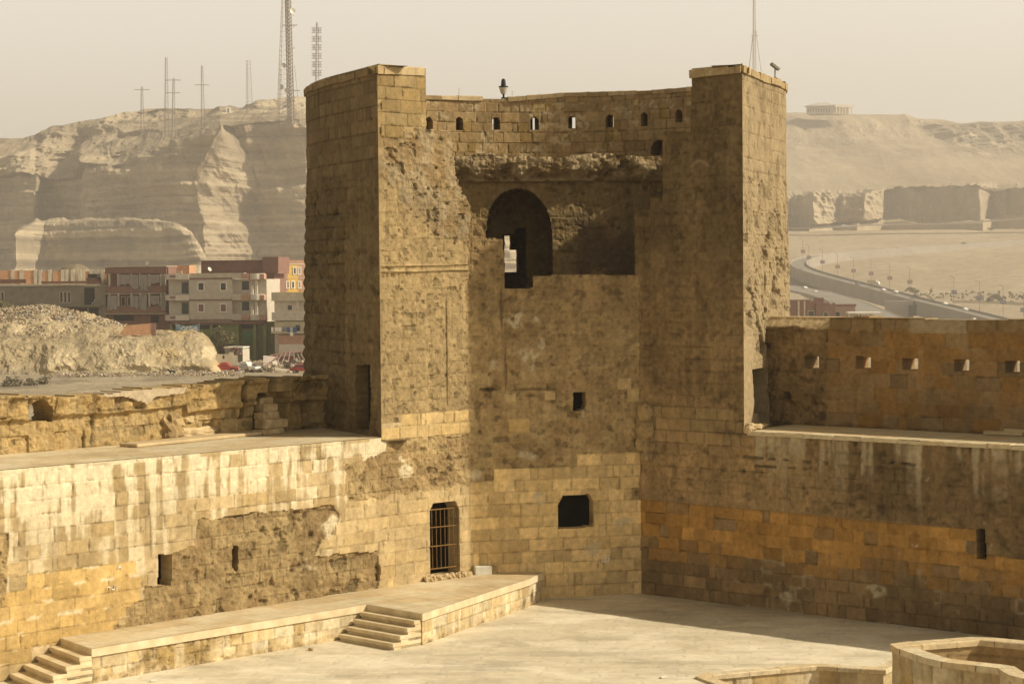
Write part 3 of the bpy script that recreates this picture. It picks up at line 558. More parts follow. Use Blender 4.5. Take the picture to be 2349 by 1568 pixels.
# its line is surveyed on the paving
q0 = uz(0, 1044, 5.5)[:2]; q1 = uz(692, 983, 5.5)[:2]; q2 = uz(795, 985, 5.5)[:2]
dP = (q1 - q0) / np.hypot(*(q1 - q0)); PL = Curve(sharp([q0 - dP * 8, q0, q1, q1 + (q1 - q0) / np.hypot(*(q1 - q0)) * .4, q2 + (-.35, .6)]), 1, -8)
TOP = PL.poly([(0, 907), (60, 905), (130, 912), (180, 905), (240, 900), (300, 893), (350, 889), (400, 885), (440, 884), (470, 878), (520, 875), (590, 868), (650, 866), (700, 865), (745, 858), (785, 853)])
ARL = PL.poly([(60, 966), (58, 942), (68, 922), (80, 915), (95, 918), (112, 935), (119, 966)]); SL1 = PL.px(551, 930)[0]; SL2 = PL.px(616, 910)[0]
LG = PL.poly([(0, 968), (200, 952), (330, 942), (420, 930), (420, 948), (640, 925)])
PLAST = PL.poly([(218, 902), (240, 896), (418, 884), (412, 900), (380, 905), (345, 912), (325, 930), (310, 922), (290, 912), (240, 910)])
def style_P(S, Z):
    k = Skin(S, Z, 71, .52, .5, 1.3, 5.5); k.rough(np.ones(S.shape), TAN * 1.0, OCH * .62 + GREY * .3, .055, .06, 2.2, 1.3, .035)
    zl_ = inter(LG[:, 0], LG[:, 1], S); upz = ss(-.04, .06, Z - zl_ + k.edge * .08); k.h += upz * .17; k.h += (k.r3 - .5) * .07
    k.h += .10 * ss(.35, 0, inter(TOP[:, 0], TOP[:, 1], S) - Z)
    for s_, wd in ((SL1, .10), (SL2, .16)):
        g = ss(wd + .04, wd - .02, np.abs(S - s_)) * (Z > 6.0 + (s_ == SL2) * .4); k.h -= g * .5; k.c *= (1 - .4 * g)[..., None]  # slot grooves cut in, with their shade also darkened into the colour
    g = np.exp(-((S - SL1 + .22) / .09) ** 2) * (Z > 5.6); k.h += g * .14
    rc = ss(.75, .6, np.abs(S - SL2 - .12)) * (Z < 6.75); k.h -= rc * .50
    p = inside(S + k.edge * .1, Z + k.edge * .1, PLAST).astype(float); k.put(p, .24 + (k.mid - .5) * .02, np.array([.44, .36, .24]) * (.85 + .3 * k.fine)[..., None])
    far = ss(PL.px(700, 930)[0] - .3, PL.px(700, 930)[0] + .1, S); k.c = lerp(k.c, k.c * .82, far)
    return k.h, k.c
relief('parapet', curt, PL, PL.L[0], PL.L[-1], 5.4, 7.75, .036, style_P, lambda s, z: (z < inter(TOP[:, 0], TOP[:, 1], s) + (fb(s * 2.5, s * 0 + 3, 3, 4) - .5) * .16) & ~inside(s, z, ARL), T=.95)
# outer side of that parapet and wall, seen only from elsewhere
def plainw(name, parent, pts, z0, z1, th=.4):
    mb = MB()
    for a, b in zip(pts[:-1], pts[1:]):
        a = np.array(a); b = np.array(b); d = (b - a); L = np.hypot(*d); mb.box((*(a + b) / 2, (z0 + z1) / 2), (L, th, z1 - z0), math.atan2(d[1], d[0]))
    return mb.build(name, MATS['worn_stone'], parent, True)
plainw('outer_wall', curt, [LP(-9, -4.9), LP(sA + 1.5, -5.2)], -7, 5.3)
# stone steps climbing the parapet, the broken bench block and the low kerb on the walkway
def rstone(mb, c, d, rz, seed, n=3, j=.05):
    rg = random.Random(seed); b = bmesh.new(); bmesh.ops.create_cube(b, size=1); bmesh.ops.subdivide_edges(b, edges=b.edges[:], cuts=n, use_grid_fill=True)
    for v in b.verts:
        p = v.co; k = [max(0, abs(p[i]) - .36) for i in range(3)]; sh = 1 - .5 * (k[0] * k[1] + k[1] * k[2] + k[0] * k[2]) * 14
        q = Vector((p.x * d[0] * sh, p.y * d[1] * sh, p.z * d[2] * sh)) + Vector([rg.uniform(-j, j) for _ in range(3)]); v.co = q
    mtx = Matrix.Translation(Vector([float(x) for x in c])) @ Matrix.Rotation(rz, 4, 'Z'); b.transform(mtx); me = bpy.data.meshes.new('t'); b.to_mesh(me); b.free(); mb.bm.from_mesh(me); bpy.data.meshes.remove(me)
aL = math.atan2(dP[1], dP[0]); SROCK = mat('block_stone', tuple(TAN * 1.1), .95, .25, 3., bump=.6, c2=tuple(PALE * 1.05)); SROCKB = mat('old_block_stone', tuple(GREY * 1.1), .95, .25, 3., bump=.8, c2=tuple(TAN))
nP = np.array([dP[1], -dP[0]])
def PP(a, b, z, off): q = uz(a, b, z)[:2]; return (q[0], q[1])
st0 = uz(605, 992, 5.5)[:2]
steps = empty('stone_steps', (*st0, 5.5), label='short rough stone staircase against the ruined parapet on the left walkway', cat='steps')
for i, (du, dn, w_, h_) in enumerate(((-.30, .55, .95, .16), (.05, .30, 1.0, .30), (.12, .02, .72, .24), (.32, -.22, .62, .24), (.36, -.44, .55, .22))):
    mb = MB(); c = st0 + dP * du + nP * dn; z_ = 5.5 + (.08, .30, .54, .77, .98)[i]; mb.box((*c, z_), (w_, .46, h_), aL + (.05, -.04, .06, -.03, .02)[i], bev=.03)
    for v in mb.bm.verts: v.co += Vector([random.Random(i * 40 + v.index).uniform(-.015, .015) for _ in range(3)])
    mb.build('step', SROCK, steps, True)
for u_, v_, d_, sd_ in ((395, 990, (.9, .7, .45), 1), (360, 972, (.7, .6, .35), 2), (352, 1003, (.35, .3, .22), 3), (420, 965, (.55, .5, .3), 4), (392, 948, (.5, .4, .25), 5)):
    pass
bl = uz(430, 1004, 5.5)[:2]
bench = empty('stone_bench', (*bl, 5.5), label='broken masonry bench stub with loose boulders at the foot of the ruined parapet', cat='masonry bench')
mb = MB(); rstone(mb, (*(bl + nP * .12), 5.66), (1.75, .6, .34), aL, 31, 4, .03); mb.build('seat_block', SROCK, bench, True)
mb = MB(); rstone(mb, (*(bl - dP * .85 + nP * .15), 5.9), (.75, .75, .8), aL, 32, 4, .06); mb.build('end_block', SROCKB, bench, True)
mb = MB(); rstone(mb, (*(bl - dP * .15 + nP * .0), 6.1), (.75, .6, .3), aL, 33, 3, .05); mb.build('top_stone', SROCK, bench, True)
b2 = uz(357, 1006, 5.5)[:2]; mb = MB(); rstone(mb, (0, 0, .16), (.42, .34, .3), aL, 34, 3, .04); o = mb.build('loose_stone', SROCKB); o.location = (*b2, 5.5); tag(o, 'small loose boulder lying beside the broken masonry bench', 'stone')
k0 = uz(300, 1026, 5.5)[:2]; k1 = uz(640, 992, 5.5)[:2]; kd = k1 - k0; kl = np.hypot(*kd); mb = MB(); mb.box((*((k0 + k1) / 2 - nP * .12), 5.56), (kl, .75, .10), math.atan2(kd[1], kd[0]), bev=.02); mb.build('low_kerb', mat('pale_slab', tuple(PALE * 1.0), .9, .12, 3.), curt, True)
# ---- right parapet with square embrasures
pk = uz(1900, 977, 5.5)[:2]; off = (pk - pC) @ nR
RPp = Curve([RP(sE - .5, off), RP(19, off)], 1, sE - .5)
EMB = [RPp.poly([(a, b), (a + 35, b + 1), (a + 35, b + 29), (a, b + 28)]) for a, b in ((1849, 817), (1962, 817), (2070, 820), (2188, 824), (2305, 826))]
HLR = RPp.poly([(1801, 898), (1816, 896), (1822, 914), (1812, 918), (1802, 910)])
def style_Q(S, Z):
    k = Skin(S, Z, 83, .43, .5, 1.1, 5.5); one = np.ones(S.shape); k.blocks(one, BRN * .95, RUST * .66, .010, .013, .010, .005, 1.12, .12); k.c = k.c * (1 + .3 * (fb(S * .5, Z * .7, 4, 403) - .5) * 2)[..., None]
    s0 = RPp.px(1897, 850)[0]; e = ss(.05, -.05, S - s0 + k.edge * .12); k.rough(e, GREY * .72, BRN * .95, .03, .04, 3., .6); k.h += e * .13
    k.rough(e * ss(6.6, 6.2, Z + k.edge), GREY * .9, GREY * .7, .06, .06)
    up = ss(8.58, 8.62, Z) * (S > s0); k.blocks(up, GREY * .85, BRN * 1.05, .012); up2 = ss(8.60, 8.7, Z + k.edge * .2) * (S <= s0 + .1); k.put(up2, .1 - ss(8.6, 9, Z) * .35 + (k.fine - .5) * .05, PALE * 1.0 * (.8 + .4 * k.fine)[..., None])
    k.blocks((k.r1 > .93) * (S > s0), BRN * .86, BRN * .8, .01)
    k.lime(((k.r2 > .8) * ss(7.9, 8.2, Z) * ss(.35, .5, k.mid)) * (S > s0 + 2.2), CREAM * .62, .6)
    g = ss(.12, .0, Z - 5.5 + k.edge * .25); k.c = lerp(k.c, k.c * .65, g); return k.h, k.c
def keep_Q(s, z):
    k = z < 8.93 + inter([0, 7, 9, 12, 20], [.05, .05, 0, .02, 0], s) + (fb(s * 1.5, s * 0, 2, 6) - .5) * .04
    for P_ in EMB: k &= ~inside(s, z, P_)
    return k
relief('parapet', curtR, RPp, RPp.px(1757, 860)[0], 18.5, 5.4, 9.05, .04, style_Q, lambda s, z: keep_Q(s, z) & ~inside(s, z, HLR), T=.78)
plainw('outer_wall', curtR, [RP(sE - 1.5, off - 1.2), RP(18.5, off - 1.2)], -7, 5.3)
o = MB(); o.box((0, 0, .07), (1.2, .7, .1), .1); o.box((.35, .05, .16), (.7, .5, .08), -.1); o = o.build('loose_slabs', MATS['pale_slab']); o.location = (*uz(2310, 997, 5.5)[:2], 5.5); o.rotation_euler[2] = math.atan2(dR[1], dR[0]); tag(o, 'two flat pale stone slabs lying on the right walkway', 'slabs')
# ---------------------------------------------------------------- court floor, platform, pit, enclosure
PA, PBp, PCp, PD = [uz(a, b, 0)[:2] for a, b in ((1620, 1553), (1875, 1530), (2028, 1540), (2065, 1522))]
PITP = np.array([PA, PBp, PCp, PD + (1.4, 2.2), (13, 54.5), (18, 50), (18, 38), (PA[0] + 1.3, 38), (PA[0] + 1.3, 49.5)])
paving('court_floor', None, [(-24, 38), (19, 38), (19, 73), (-24, 73)], 0, .08, 9, tile=(1.1, .7), ang=math.radians(-8), c1=np.array([.60, .53, .38]), c2=np.array([.72, .65, .49]), kind='structure', cut=lambda x, y: inside(x, y, PITP), dz=.04, jd_=.09)
mb = MB(); mb.box((12, 46, -3.2), (16, 20, .4)); o = mb.build('ground_pit', MATS['worn_stone']); o['kind'] = 'structure'
pit = empty('retaining_wall', (7, 53, 0), label='low stone retaining wall with pale coping round the sunken pit at the bottom right', cat='wall')
PITC = Curve(sharp([PITP[7], PITP[8], PA, PBp, PCp, PD + (1.4, 2.2)], .03), 1)
def style_pit(S, Z):
    k = Skin(S, Z, 91, .42, .35, .8, -3.); k.blocks(np.ones(S.shape), TAN * 1.2, CREAM * .85, .006, .014, .01, .004, .7, .2); return k.h, k.c
relief('wall_face', pit, PITC, 0, PITC.L[-1], -3, -.02, .08, style_pit, T=.3)
coping('coping', pit, PITC, 0, PITC.L[-1], -.06, .12, .36, .05, PALE * 1.25, CREAM, 15, .6, 1.1, wv=.15)
enc = empty('enclosure_wall', (11, 48, 0), label='chest-high stone enclosure wall with rounded pale coping in the lower right corner', cat='wall')
zt_ = 1.35
E_in = [uz(a, b, zt_)[:2] for a, b in ((2349, 1478), (2250, 1466), (2085, 1478))]; 
Epts = [uz(a, b, zt_)[:2] for a, b in ((2440, 1495), (2349, 1477), (2248, 1467), (2078, 1480), (2170, 1511), (2260, 1521), (2322, 1528), (2349, 1545), (2430, 1565))]
ENC = Curve(sharp(Epts, .03), -1)
def style_en(S, Z):
    k = Skin(S, Z, 97, .5, .5, .9, -3.); k.blocks(np.ones(S.shape), BRN * 1.35, TAN * .95, .005, .014, .008, .004, .8, .2); return k.h, k.c
relief('wall_face', enc, ENC, 0, ENC.L[-1], -3, zt_ - .12, .06, style_en, T=.34)
ENCi = Curve(np.array([ENC.p[i] - np.array(ENC.nrm(ENC.L[i])) * .35 for i in range(len(ENC.p))])[::-1], -1)
relief('wall_face', enc, ENCi, 0, ENCi.L[-1], -3, zt_ - .12, .06, lambda S, Z: style_pit(S, Z), T=.02)
coping('coping', enc, ENC, 0, ENC.L[-1], zt_ - .13, .15, .46, .06, PALE * 1.2, CREAM * .95, 17, .7, 1.2, wv=.15)
# platform
plat = empty('stone_platform', (*LP(4, 1), 0), label='long low stone platform with two short staircases along the foot of the left wall', cat='platform')
zp = lambda s: .9 + 0 * s
PLC = Curve(sharp([LP(-1.02, -.1), LP(-1.39, 1.95), LP(8.0, 1.95), LP(8.0, 4.35), LP(14.65, 2.05), LP(15.93, 1.42), LP(15.75, .7)], .05), 1)
def style_pl(S, Z):
    k = Skin(S, Z, 101, .36, .35, .85, -.02); k.blocks(np.ones(S.shape), TAN * 1.28, CREAM * .92, .006, .014, .01, .004, .75, .2)
    r = ss(.56, .62, fb(S * .45, Z * .8, 2, 5)) * ss(0, 1, 1.0 - 0 * Z); k.rough(r * (S < 12), TAN * .95, OCH * .75, .02, .04, 4., .8)
    lo = ss(.2, .06, Z + k.edge * .15); k.rough(lo, PALE * 1.1, TAN, .03, .03); k.lime(ss(.5, .6, k.st) * ss(.3, .6, k.mid), CREAM, .5); return k.h, k.c
_, _ = 0, 0
sseg = PLC.L
relief('side_wall', plat, PLC, 0, sseg[-1], -.03, .70, .04, style_pl, T=.25)
def zpx(X, Y): s = (X - L1[0]) * dL[0] + (Y - L1[1]) * dL[1]; return zp(s)
def slab_top(name, poly, th=.21, ov=0.):
    mb = MB(); P_ = [np.array(LP(*p)) for p in poly]; n = len(P_)
    lo = [mb.bm.verts.new((*p, float(zpx(*p)) - th)) for p in P_]; hi = [mb.bm.verts.new((*p, float(zpx(*p)) - .004)) for p in P_]
    mb.bm.faces.new(lo[::-1]); mb.bm.faces.new(hi)
    for i in range(n): mb.bm.faces.new((lo[i], lo[(i + 1) % n], hi[(i + 1) % n], hi[i]))
    return mb.build(name, mat('platform_slab', tuple(PALE * 1.22), .9, .12, 2.5, bump=.3, c2=tuple(CREAM * .95)), plat, True)
slab_top('top_slab', [(-1.06, -.1), (-1.43, 2.0), (7.99, 2.0), (7.96, 4.41), (14.68, 2.1), (15.98, 1.48), (15.8, .7), (14.1, -.15)])
TPOL = np.array([LP(-1.04, -.1), LP(-1.41, 1.97), LP(7.99, 1.97), LP(7.98, 4.38), LP(14.66, 2.07), LP(15.95, 1.45), LP(15.8, .7), LP(14.1, -.15)])
paving('top_paving', plat, [LP(-2.1, 4.5), LP(16.1, 4.5), LP(16.1, -.2), LP(-2.1, -.2)], 0, .05, 19, tile=(.8, .65), ang=math.radians(45), c1=PALE * 1.05, c2=CREAM * .9, zf=lambda X, Y: zpx(X, Y) + .002, cut=lambda x, y: ~inside(x, y, TPOL), dz=.002)
STEPM = MATS['platform_slab']
def stair(s_top, na, nb, n, tread, ztop_, skew=0.):
    t = empty('staircase', (*LP(s_top, (na + nb) / 2), 0)); t.parent = plat; t.matrix_parent_inverse = Matrix.Translation(plat.location).inverted()
    rg = random.Random(int(s_top * 10)); f = lambda s, q: LP(s - skew * (q - na) / (nb - na), q)
    for i in range(n):
        z = ztop_ - (i + 1) * ztop_ / (n + 1); s0_ = s_top - tread * (i + 1); th = .11; e = rg.uniform(-.02, .03)
        mb = MB(); mb.prism([f(s0_ + e, nb + .02), f(s_top - .002, nb + .02), f(s_top - .002, na), f(s0_ + e * .5, na)], z - th, z); bmesh.ops.bevel(mb.bm, geom=mb.bm.edges[:], offset=.014, segments=1, affect='EDGES')
        mb.prism([f(s0_ + .05, nb), f(s_top - .003, nb), f(s_top - .003, na + .01), f(s0_ + .05, na + .01)], -.02, z - th)
        o = mb.build('step', STEPM, plat, True); o.parent = t; o.matrix_parent_inverse = Matrix.Translation(Vector(t.location)).inverted()
    return t
st1 = stair(7.97, 2.02, 4.33, 4, .27, .9); st2 = stair(-1.04, .02, 1.97, 4, .40, .9, .37)
CHK = mat('white_chalk', (.75, .70, .58), .95, .1, 5.)
def chalk(cv, strokes, parent, w_=.022):
    mb = MB()
    for (a, b, c, d) in strokes:
        p, q = cv.px(a, b), cv.px(c, d); P_ = [(*np.array(cv.pos(k[0])).astype(float) + np.array(cv.nrm(k[0])).astype(float) * .022, float(k[1])) for k in (p, q)]; mb.bar(P_[0], P_[1], w_, 4)
    return mb.build('chalk_mark', CHK, parent, True)
chalk(LW, [(269, 1304, 273, 1295), (273, 1295, 277, 1304), (270.5, 1301, 275.5, 1301)], curt)
chalk(FA, [(1381, 1276, 1381, 1287), (1388, 1276, 1388, 1287), (1381, 1287, 1396, 1287), (1381, 1276, 1385, 1276), (1396, 1278, 1396, 1287)], tower)
chalk(LW, [(262, 1340, 262, 1350), (266, 1342, 266, 1350), (262, 1350, 256, 1352), (246, 1345, 252, 1347), (246, 1345, 244, 1351)], curt, .018)
# rubble sill below the gate, white stone block by the wall
mb = MB()
for i in range(14): rstone(mb, gpt(975 + i * 7.0, 1326 - i * .9 + (i % 3) * 2, -.12 - .1 * (i % 2)), (.22, .2, .16 + .08 * (i % 3)), i, 50 + i, 2, .03)
mb.build('rubble_sill', SROCK, tower, True)
p = uz(1107, 1315, .9); o = MB().box((0, 0, .15), (.55, .3, .32), 0, bev=.02).build('stone_block', mat('white_stone', (.62, .60, .50), .9, .15, 5.)); o.location = (p[0], p[1] - .1, .86); o.rotation_euler[2] = math.atan2(dF[1], dF[0]); tag(o, 'small whitish squared stone standing on the platform beside the gate', 'stone block')
p = uz(1130, 1314, .9); o = MB().box((0, 0, .14), (.2, .25, .3), 0, bev=.02).build('stone_block', SROCKB); o.location = (p[0], p[1] - .05, .86); o.rotation_euler[2] = math.atan2(dF[1], dF[0]); tag(o, 'small dark upright stone just right of the white block', 'stone block')
for i, (a_, b_, z_, d_) in enumerate(((1722, 990, 5.62, (.34, .3, .26)), (1738, 985, 5.58, (.4, .3, .16)), (1716, 994, 5.6, (.26, .24, .2)), (1750, 980, 5.56, (.3, .22, .12)))):
    q = uz(a_, b_, 5.5); mb = MB(); rstone(mb, (0, 0, 0), d_, 0, 70 + i, 2, .02); o = mb.build('fallen_stone', SROCK); o.location = (q[0], q[1] + .05, z_ + .02); o.rotation_euler[2] = i * .7; tag(o, ('squarish fallen stone at the sill of the right walkway doorway', 'flat fallen stone in front of the right walkway doorway', 'small stone at the very corner of the right tower pier', 'thin pale stone between the right doorway and the parapet')[i], 'stone', 'fallen stones by the right tower doorway')
for i, (a_, b_, d_) in enumerate(((1484, 945, (.46, .4, .55)), (1487, 985, (.42, .36, .5)), (1478, 1018, (.36, .34, .42)), (1487, 1046, (.3, .28, .34)))):
    q = RW.px(a_, b_); x_, y_ = RW.pos(q[0]); mb = MB(); rstone(mb, (float(x_) + nR[0] * .10, float(y_) + nR[1] * .10, float(q[1])), d_, math.atan2(dR[1], dR[0]), 90 + i, 3, .03); mb.build('broken_corbel', SROCKB, tower, True)
for i, (a_, b_, lab) in enumerate(((352, 1561, 'scrap of white paper on the court floor near the left stairs'), (1522, 1553, 'scrap of white paper near the pit coping at the bottom'))):
    q = uz(a_, b_, .012); o = MB().box((0, 0, .02), (.16, .10, .03), .4, .1).build('paper_scrap', CHK); o.location = q; tag(o, lab, 'litter')
q = uz(713, 1491, 0); mb = MB(); rstone(mb, (0, 0, .04), (.13, .11, .09), 0, 5, 2, .01); o = mb.build('pebble', SROCKB); o.location = q; tag(o, 'dark loose pebble on the court floor below the platform', 'stone')
# ---- lamp on the curved parapet, floodlight on the right tower corner
BLK = mat('black_metal', (.03, .03, .03), .5, .2, 5., .4); GLS = mat('lamp_glass', (.45, .42, .34), .3, .1, 5., 0, spec=.5)
s_, z_ = IN.px(1155, 215); x_, y_ = IN.pos(s_); lamp = empty('parapet_lamp', (float(x_), float(y_) + .25, 17.1), label='small black lamp with pale glass bowl standing on the curved parapet', cat='lamp')
MB().bar((0, 0, 0), (0, 0, .22), .04, 8).box((0, 0, .02), (.18, .18, .04)).build('stand', BLK, lamp)
MB().bar((0, 0, .18), (0, 0, .42), .10, 12, .17).build('glass_bowl', GLS, lamp); MB().bar((0, 0, .42), (0, 0, .47), .18, 12).bar((0, 0, .47), (0, 0, .68), .10, 12, .08).sph((0, 0, .68), .08, 2).build('cap', BLK, lamp)
p = OUT.px(1798, 175); x_, y_ = OUT.pos(p[0]); GRM = mat('grey_metal', (.24, .22, .18), .6, .2, 5., .5)
fl = empty('floodlight', (float(x_) - .25, float(y_) + .35, 16.85), label='grey floodlight on a short tripod on top of the right tower corner', cat='floodlight')
MB().bar((0, 0, .05), (0, 0, .5), .025).bar((-.2, 0, 0), (0, 0, .22), .015).bar((.2, .1, 0), (0, 0, .22), .015).bar((0, -.2, 0), (0, 0, .22), .015).build('tripod', GRM, fl)
MB().box((0, 0, .55), (.36, .15, .11), .3, 0, .6, bev=.02).build('lamp_head', GRM, fl)
# ================================================================== BACKGROUND
def vz(u, v, d): return uy(u, v, d)
def hz(u): return 624.5 - .0093 * (u - 1174.5)                      # horizon row
def strip(name, lines, us, rows, style, m=ROCK, kind='structure', parent=None):
    """terrain sheet: lines = [f(u) -> (v, depth)] from far/top to near/bottom; real (x, depth, z) points between them"""
    A = []
    for f in lines:
        p = []
        for u in us:
            v, d = f(u); p.append(uy(u, v, d))
        A.append(np.array(p))
    P = []; T = []
    for i in range(len(A) - 1):
        n = rows[i]
        for k in range(n):
            t = k / n; P.append(A[i] * (1 - t) + A[i + 1] * t); T.append(i + t)
    P.append(A[-1]); T.append(len(A) - 1); P = np.array(P); T = np.array(T)[:, None] * np.ones(len(us))
    U = np.array(us)[None, :] * np.ones(P.shape[:2])
    P, c = style(P, T, U)
    idx = np.arange(P.shape[0] * P.shape[1]).reshape(P.shape[:2]); q = np.stack([idx[1:, :-1], idx[1:, 1:], idx[:-1, 1:], idx[:-1, :-1]], -1).reshape(-1, 4)
    o = link(name, npmesh(name, P.reshape(-1, 3), q, c.reshape(-1, 3)), m, parent)
    if kind: o['kind'] = kind
    return o
def pl(*pts): xs = [p[0] for p in pts]; return lambda u, k=1: float(np.interp(u, xs, [p[k] for p in pts]))
SAND = np.array([.30, .245, .165]); SAND2 = np.array([.39, .325, .22]); SDK = np.array([.155, .128, .09])
# ---- ground, one sheet from the fortress foot to the hills
def gz(X, Y):
    u = X / Y * FPX + 1174.5
    zl_ = np.interp(Y, [60, 240, 300, 326, 334, 345, 365, 420, 900, 1700, 3000], [-7, -4.0, -4.6, -5.15, -5.5, -5.6, -6.2, -8, -8, 5, 30]); zr_ = np.interp(Y, [60, 250, 500, 950, 1175, 1300, 1450, 1600, 1900, 2100, 3000], [-7, -14, -22, -22, -17, -4, 9, 20, 46, 50, 60])
    k = ss(800, 1500, u); return zl_ * (1 - k) + zr_ * k + (fb(X * .02, Y * .02, 4, 5) - .5) * .5
Yr = np.concatenate([np.linspace(60, 420, 110), np.linspace(425, 3200, 240)]); Ur = np.linspace(-900, 3300, 420); Ug, Yg = np.meshgrid(Ur, Yr); Xg = (Ug - 1174.5) / FPX * Yg; Zg = gz(Xg, Yg)
k_ = ss(.38, .60, fb(Xg * .02, Yg * .008, 5, 8)) * (1 - .6 * ss(.5, .62, fb(Xg * .01 + Yg * .004, Yg * .012, 5, 18))); cg = SAND * 1.15 * (1 - k_)[..., None] + SAND2 * k_[..., None]; cg = cg * (.85 + .3 * fb(Xg * .3, Yg * .3, 4, 12))[..., None]
dk_ = ss(.5, .62, fb(Xg * .12, Yg * .05, 5, 88)) * ss(330, 300, Yg); nr = ss(450, 330, Yg); cg = lerp(cg, np.array([.40, .335, .23]) * (.8 + .4 * fb(Xg * .5, Yg * .3, 4, 3))[..., None], nr)
cg = lerp(cg, np.array([.22, .185, .13]), dk_ * .6); ig = np.arange(Xg.size).reshape(Xg.shape); qg = np.stack([ig[:-1, :-1], ig[:-1, 1:], ig[1:, 1:], ig[1:, :-1]], -1).reshape(-1, 4)
link('ground', npmesh('ground', np.stack([Xg, Yg, Zg], -1).reshape(-1, 3), qg, cg.reshape(-1, 3)), ROCK)['kind'] = 'structure'
mb = MB(); mb.box((0, 1300, -62), (8800, 5000, 2)); mb.build('ground_plain', mat('sand_plain', tuple(SAND), 1, .1, .01))['kind'] = 'structure'
# ---- the left hill with its quarried cliffs
rid = pl((-500, 335), (0, 319), (70, 316), (105, 310), (130, 297), (185, 285), (245, 272), (300, 262), (330, 250), (380, 248), (440, 250), (500, 252), (560, 248), (580, 240), (600, 232), (640, 227), (690, 224), (800, 228), (1000, 250), (1300, 330), (1600, 380))
ben = pl((-500, 360), (0, 345), (100, 342), (200, 330), (330, 292), (450, 285), (520, 268), (600, 262), (690, 255), (1000, 290), (1600, 400))
ct = pl((-500, 420), (0, 412), (70, 402), (92, 404), (100, 418), (160, 417), (196, 412), (204, 384), (262, 387), (270, 394), (330, 376), (400, 352), (450, 328), (500, 300), (520, 291), (690, 283), (1000, 320), (1600, 430))
cbv = pl((-500, 640), (0, 630), (1600, 640))
cD = pl((-500, 1750), (-100, 1690), (60, 1600), (92, 1585), (104, 1640), (196, 1600), (206, 1520), (300, 1500), (440, 1466), (462, 1462), (520, 1490), (592, 1530), (610, 1530), (700, 1517), (900, 1490), (1600, 1700))
ULv = ([290, 305, 324, 356, 390, 417, 473, 500, 552, 600, 650], [516, 514, 500, 480, 462, 457, 466, 470, 478, 474, 474]); URv = ([290, 305, 324, 371, 429, 468, 498, 527, 560, 650], [524, 530, 549, 578, 590, 578, 569, 586, 590, 590])
def ridged(x, y, o, seed): return sum((1 - np.abs(vn(x * 2 ** i + 9 * i, y * 2 ** i, seed + i) * 2 - 1)) * .5 ** i for i in range(o)) / (2 - .5 ** (o - 1))
def st_left(P, T, U):
    X, Y, Z = P[..., 0].copy(), P[..., 1].copy(), P[..., 2].copy(); cl = ss(1.85, 2.03, T) * ss(3.4, 3., T); V_ = hz(U) - (Z - CAMH) / Y * FPX; wv_ = (fb(U * .03, V_ * .03, 3, 15) - .5) * 16
    ulv = np.interp(V_, *ULv) + wv_; urv = np.interp(V_, *URv) + wv_ * .8; A_ = 1500 - .15 * (U - 206); B_ = 1530 - .12 * (U - 592); t_ = np.clip((U - ulv) / np.maximum(urv - ulv, 6), 0, 1)
    D_ = np.where(U < ulv, A_, np.where(U > urv, B_, (1500 - .15 * (ulv - 206)) * (1 - t_) + (1530 - .12 * (urv - 592)) * t_)); k = (cl * ss(300, 380, U) * ss(760, 700, U)); k_ = 1 + k * (D_ / Y - 1); X = X * k_; Y = Y * k_; Z = CAMH + (Z - CAMH) * k_
    n1 = fb(X * .03, Z * .03, 6, 21); n2 = fb(X * .012, Z * .05, 5, 22); rg1 = ridged(X * .035 + Z * .01, Z * .02, 5, 26); rg2 = ridged(X * .02, Z * .05, 5, 28)
    zz = Z + 5 * (n2 - .5) * 2; led = (zz / 11.) % 1; stv = fb(X * .003 + 3, zz * .16, 4, 23)
    Y = Y - cl * (rg1 * 20 + (n1 - .5) * 16 + (stv - .5) * 12 + led * 3.5); lit = ss(-6, 6, U - ulv) * ss(6, -6, U - urv) * cl; Y = Y - lit * (ridged(X * .06 + Z * .03, Z * .03, 5, 33) * 12)
    bn = ss(.05, .4, T) * ss(2.0, 1.85, T); led2 = ((Z + 10 * (n2 - .5)) / 8.) % 1; Y = Y - bn * (rg2 * 46 + (n1 - .5) * 40 + led2 * 9 * ss(.45, .6, n2)); Z = Z + bn * (fb(X * .02, Y * .02, 5, 34) - .5) * 12 + (T < .35) * (fb(X * .03, X * 0, 5, 27) - .5) * 7 * ss(0, .35, T)
    c = lerp(SAND * 1.05, SAND2 * 1.1, ss(.35, .65, n2)); st2 = fb(X * .012, Z * .28, 4, 35); c = lerp(c, SDK * 1.1, bn * ss(.50, .62, st2) * .75 * ss(.3, .6, fb(X * .02, Z * .02, 3, 36)))
    c = lerp(c, SDK * 1.25, cl * ss(.47, .38, stv) * .30)
    for z0_, wd, st_ in ((6, .8, .8), (13, .7, .7), (20, .7, .8), (33, 1., .9), (48, 1.2, .9), (53, .8, .6), (72, .7, .4)): c = lerp(c, SAND2 * 1.35, cl * np.exp(-((Z - z0_ - 3 * (fb(X * .006, X * 0, 3, 91) - .5)) / wd) ** 2) * st_ * ss(.35, .55, fb(X * .02, Z * .01 + z0_, 3, 92)))
    c = lerp(c, SAND * .95, lit * .35); c = c * (.78 + .44 * fb(X * .12, Z * .16, 5, 29))[..., None]
    return np.stack([X, Y, Z], -1), c
us = np.concatenate([np.linspace(-500, -20, 60), np.linspace(-18, 720, 420), np.linspace(730, 1600, 90)])
strip('hill', [lambda u: (hz(u) - 60, 2300), lambda u: (rid(u), 1780), lambda u: (ben(u), 1700), lambda u: (ct(u), cD(u) + 8), lambda u: (cbv(u), cD(u) - 8), lambda u: (hz(u) + 40, cD(u) - 60)], us, [8, 60, 110, 170, 8],
      lambda P, T, U: st_left(P, T - 1, U))
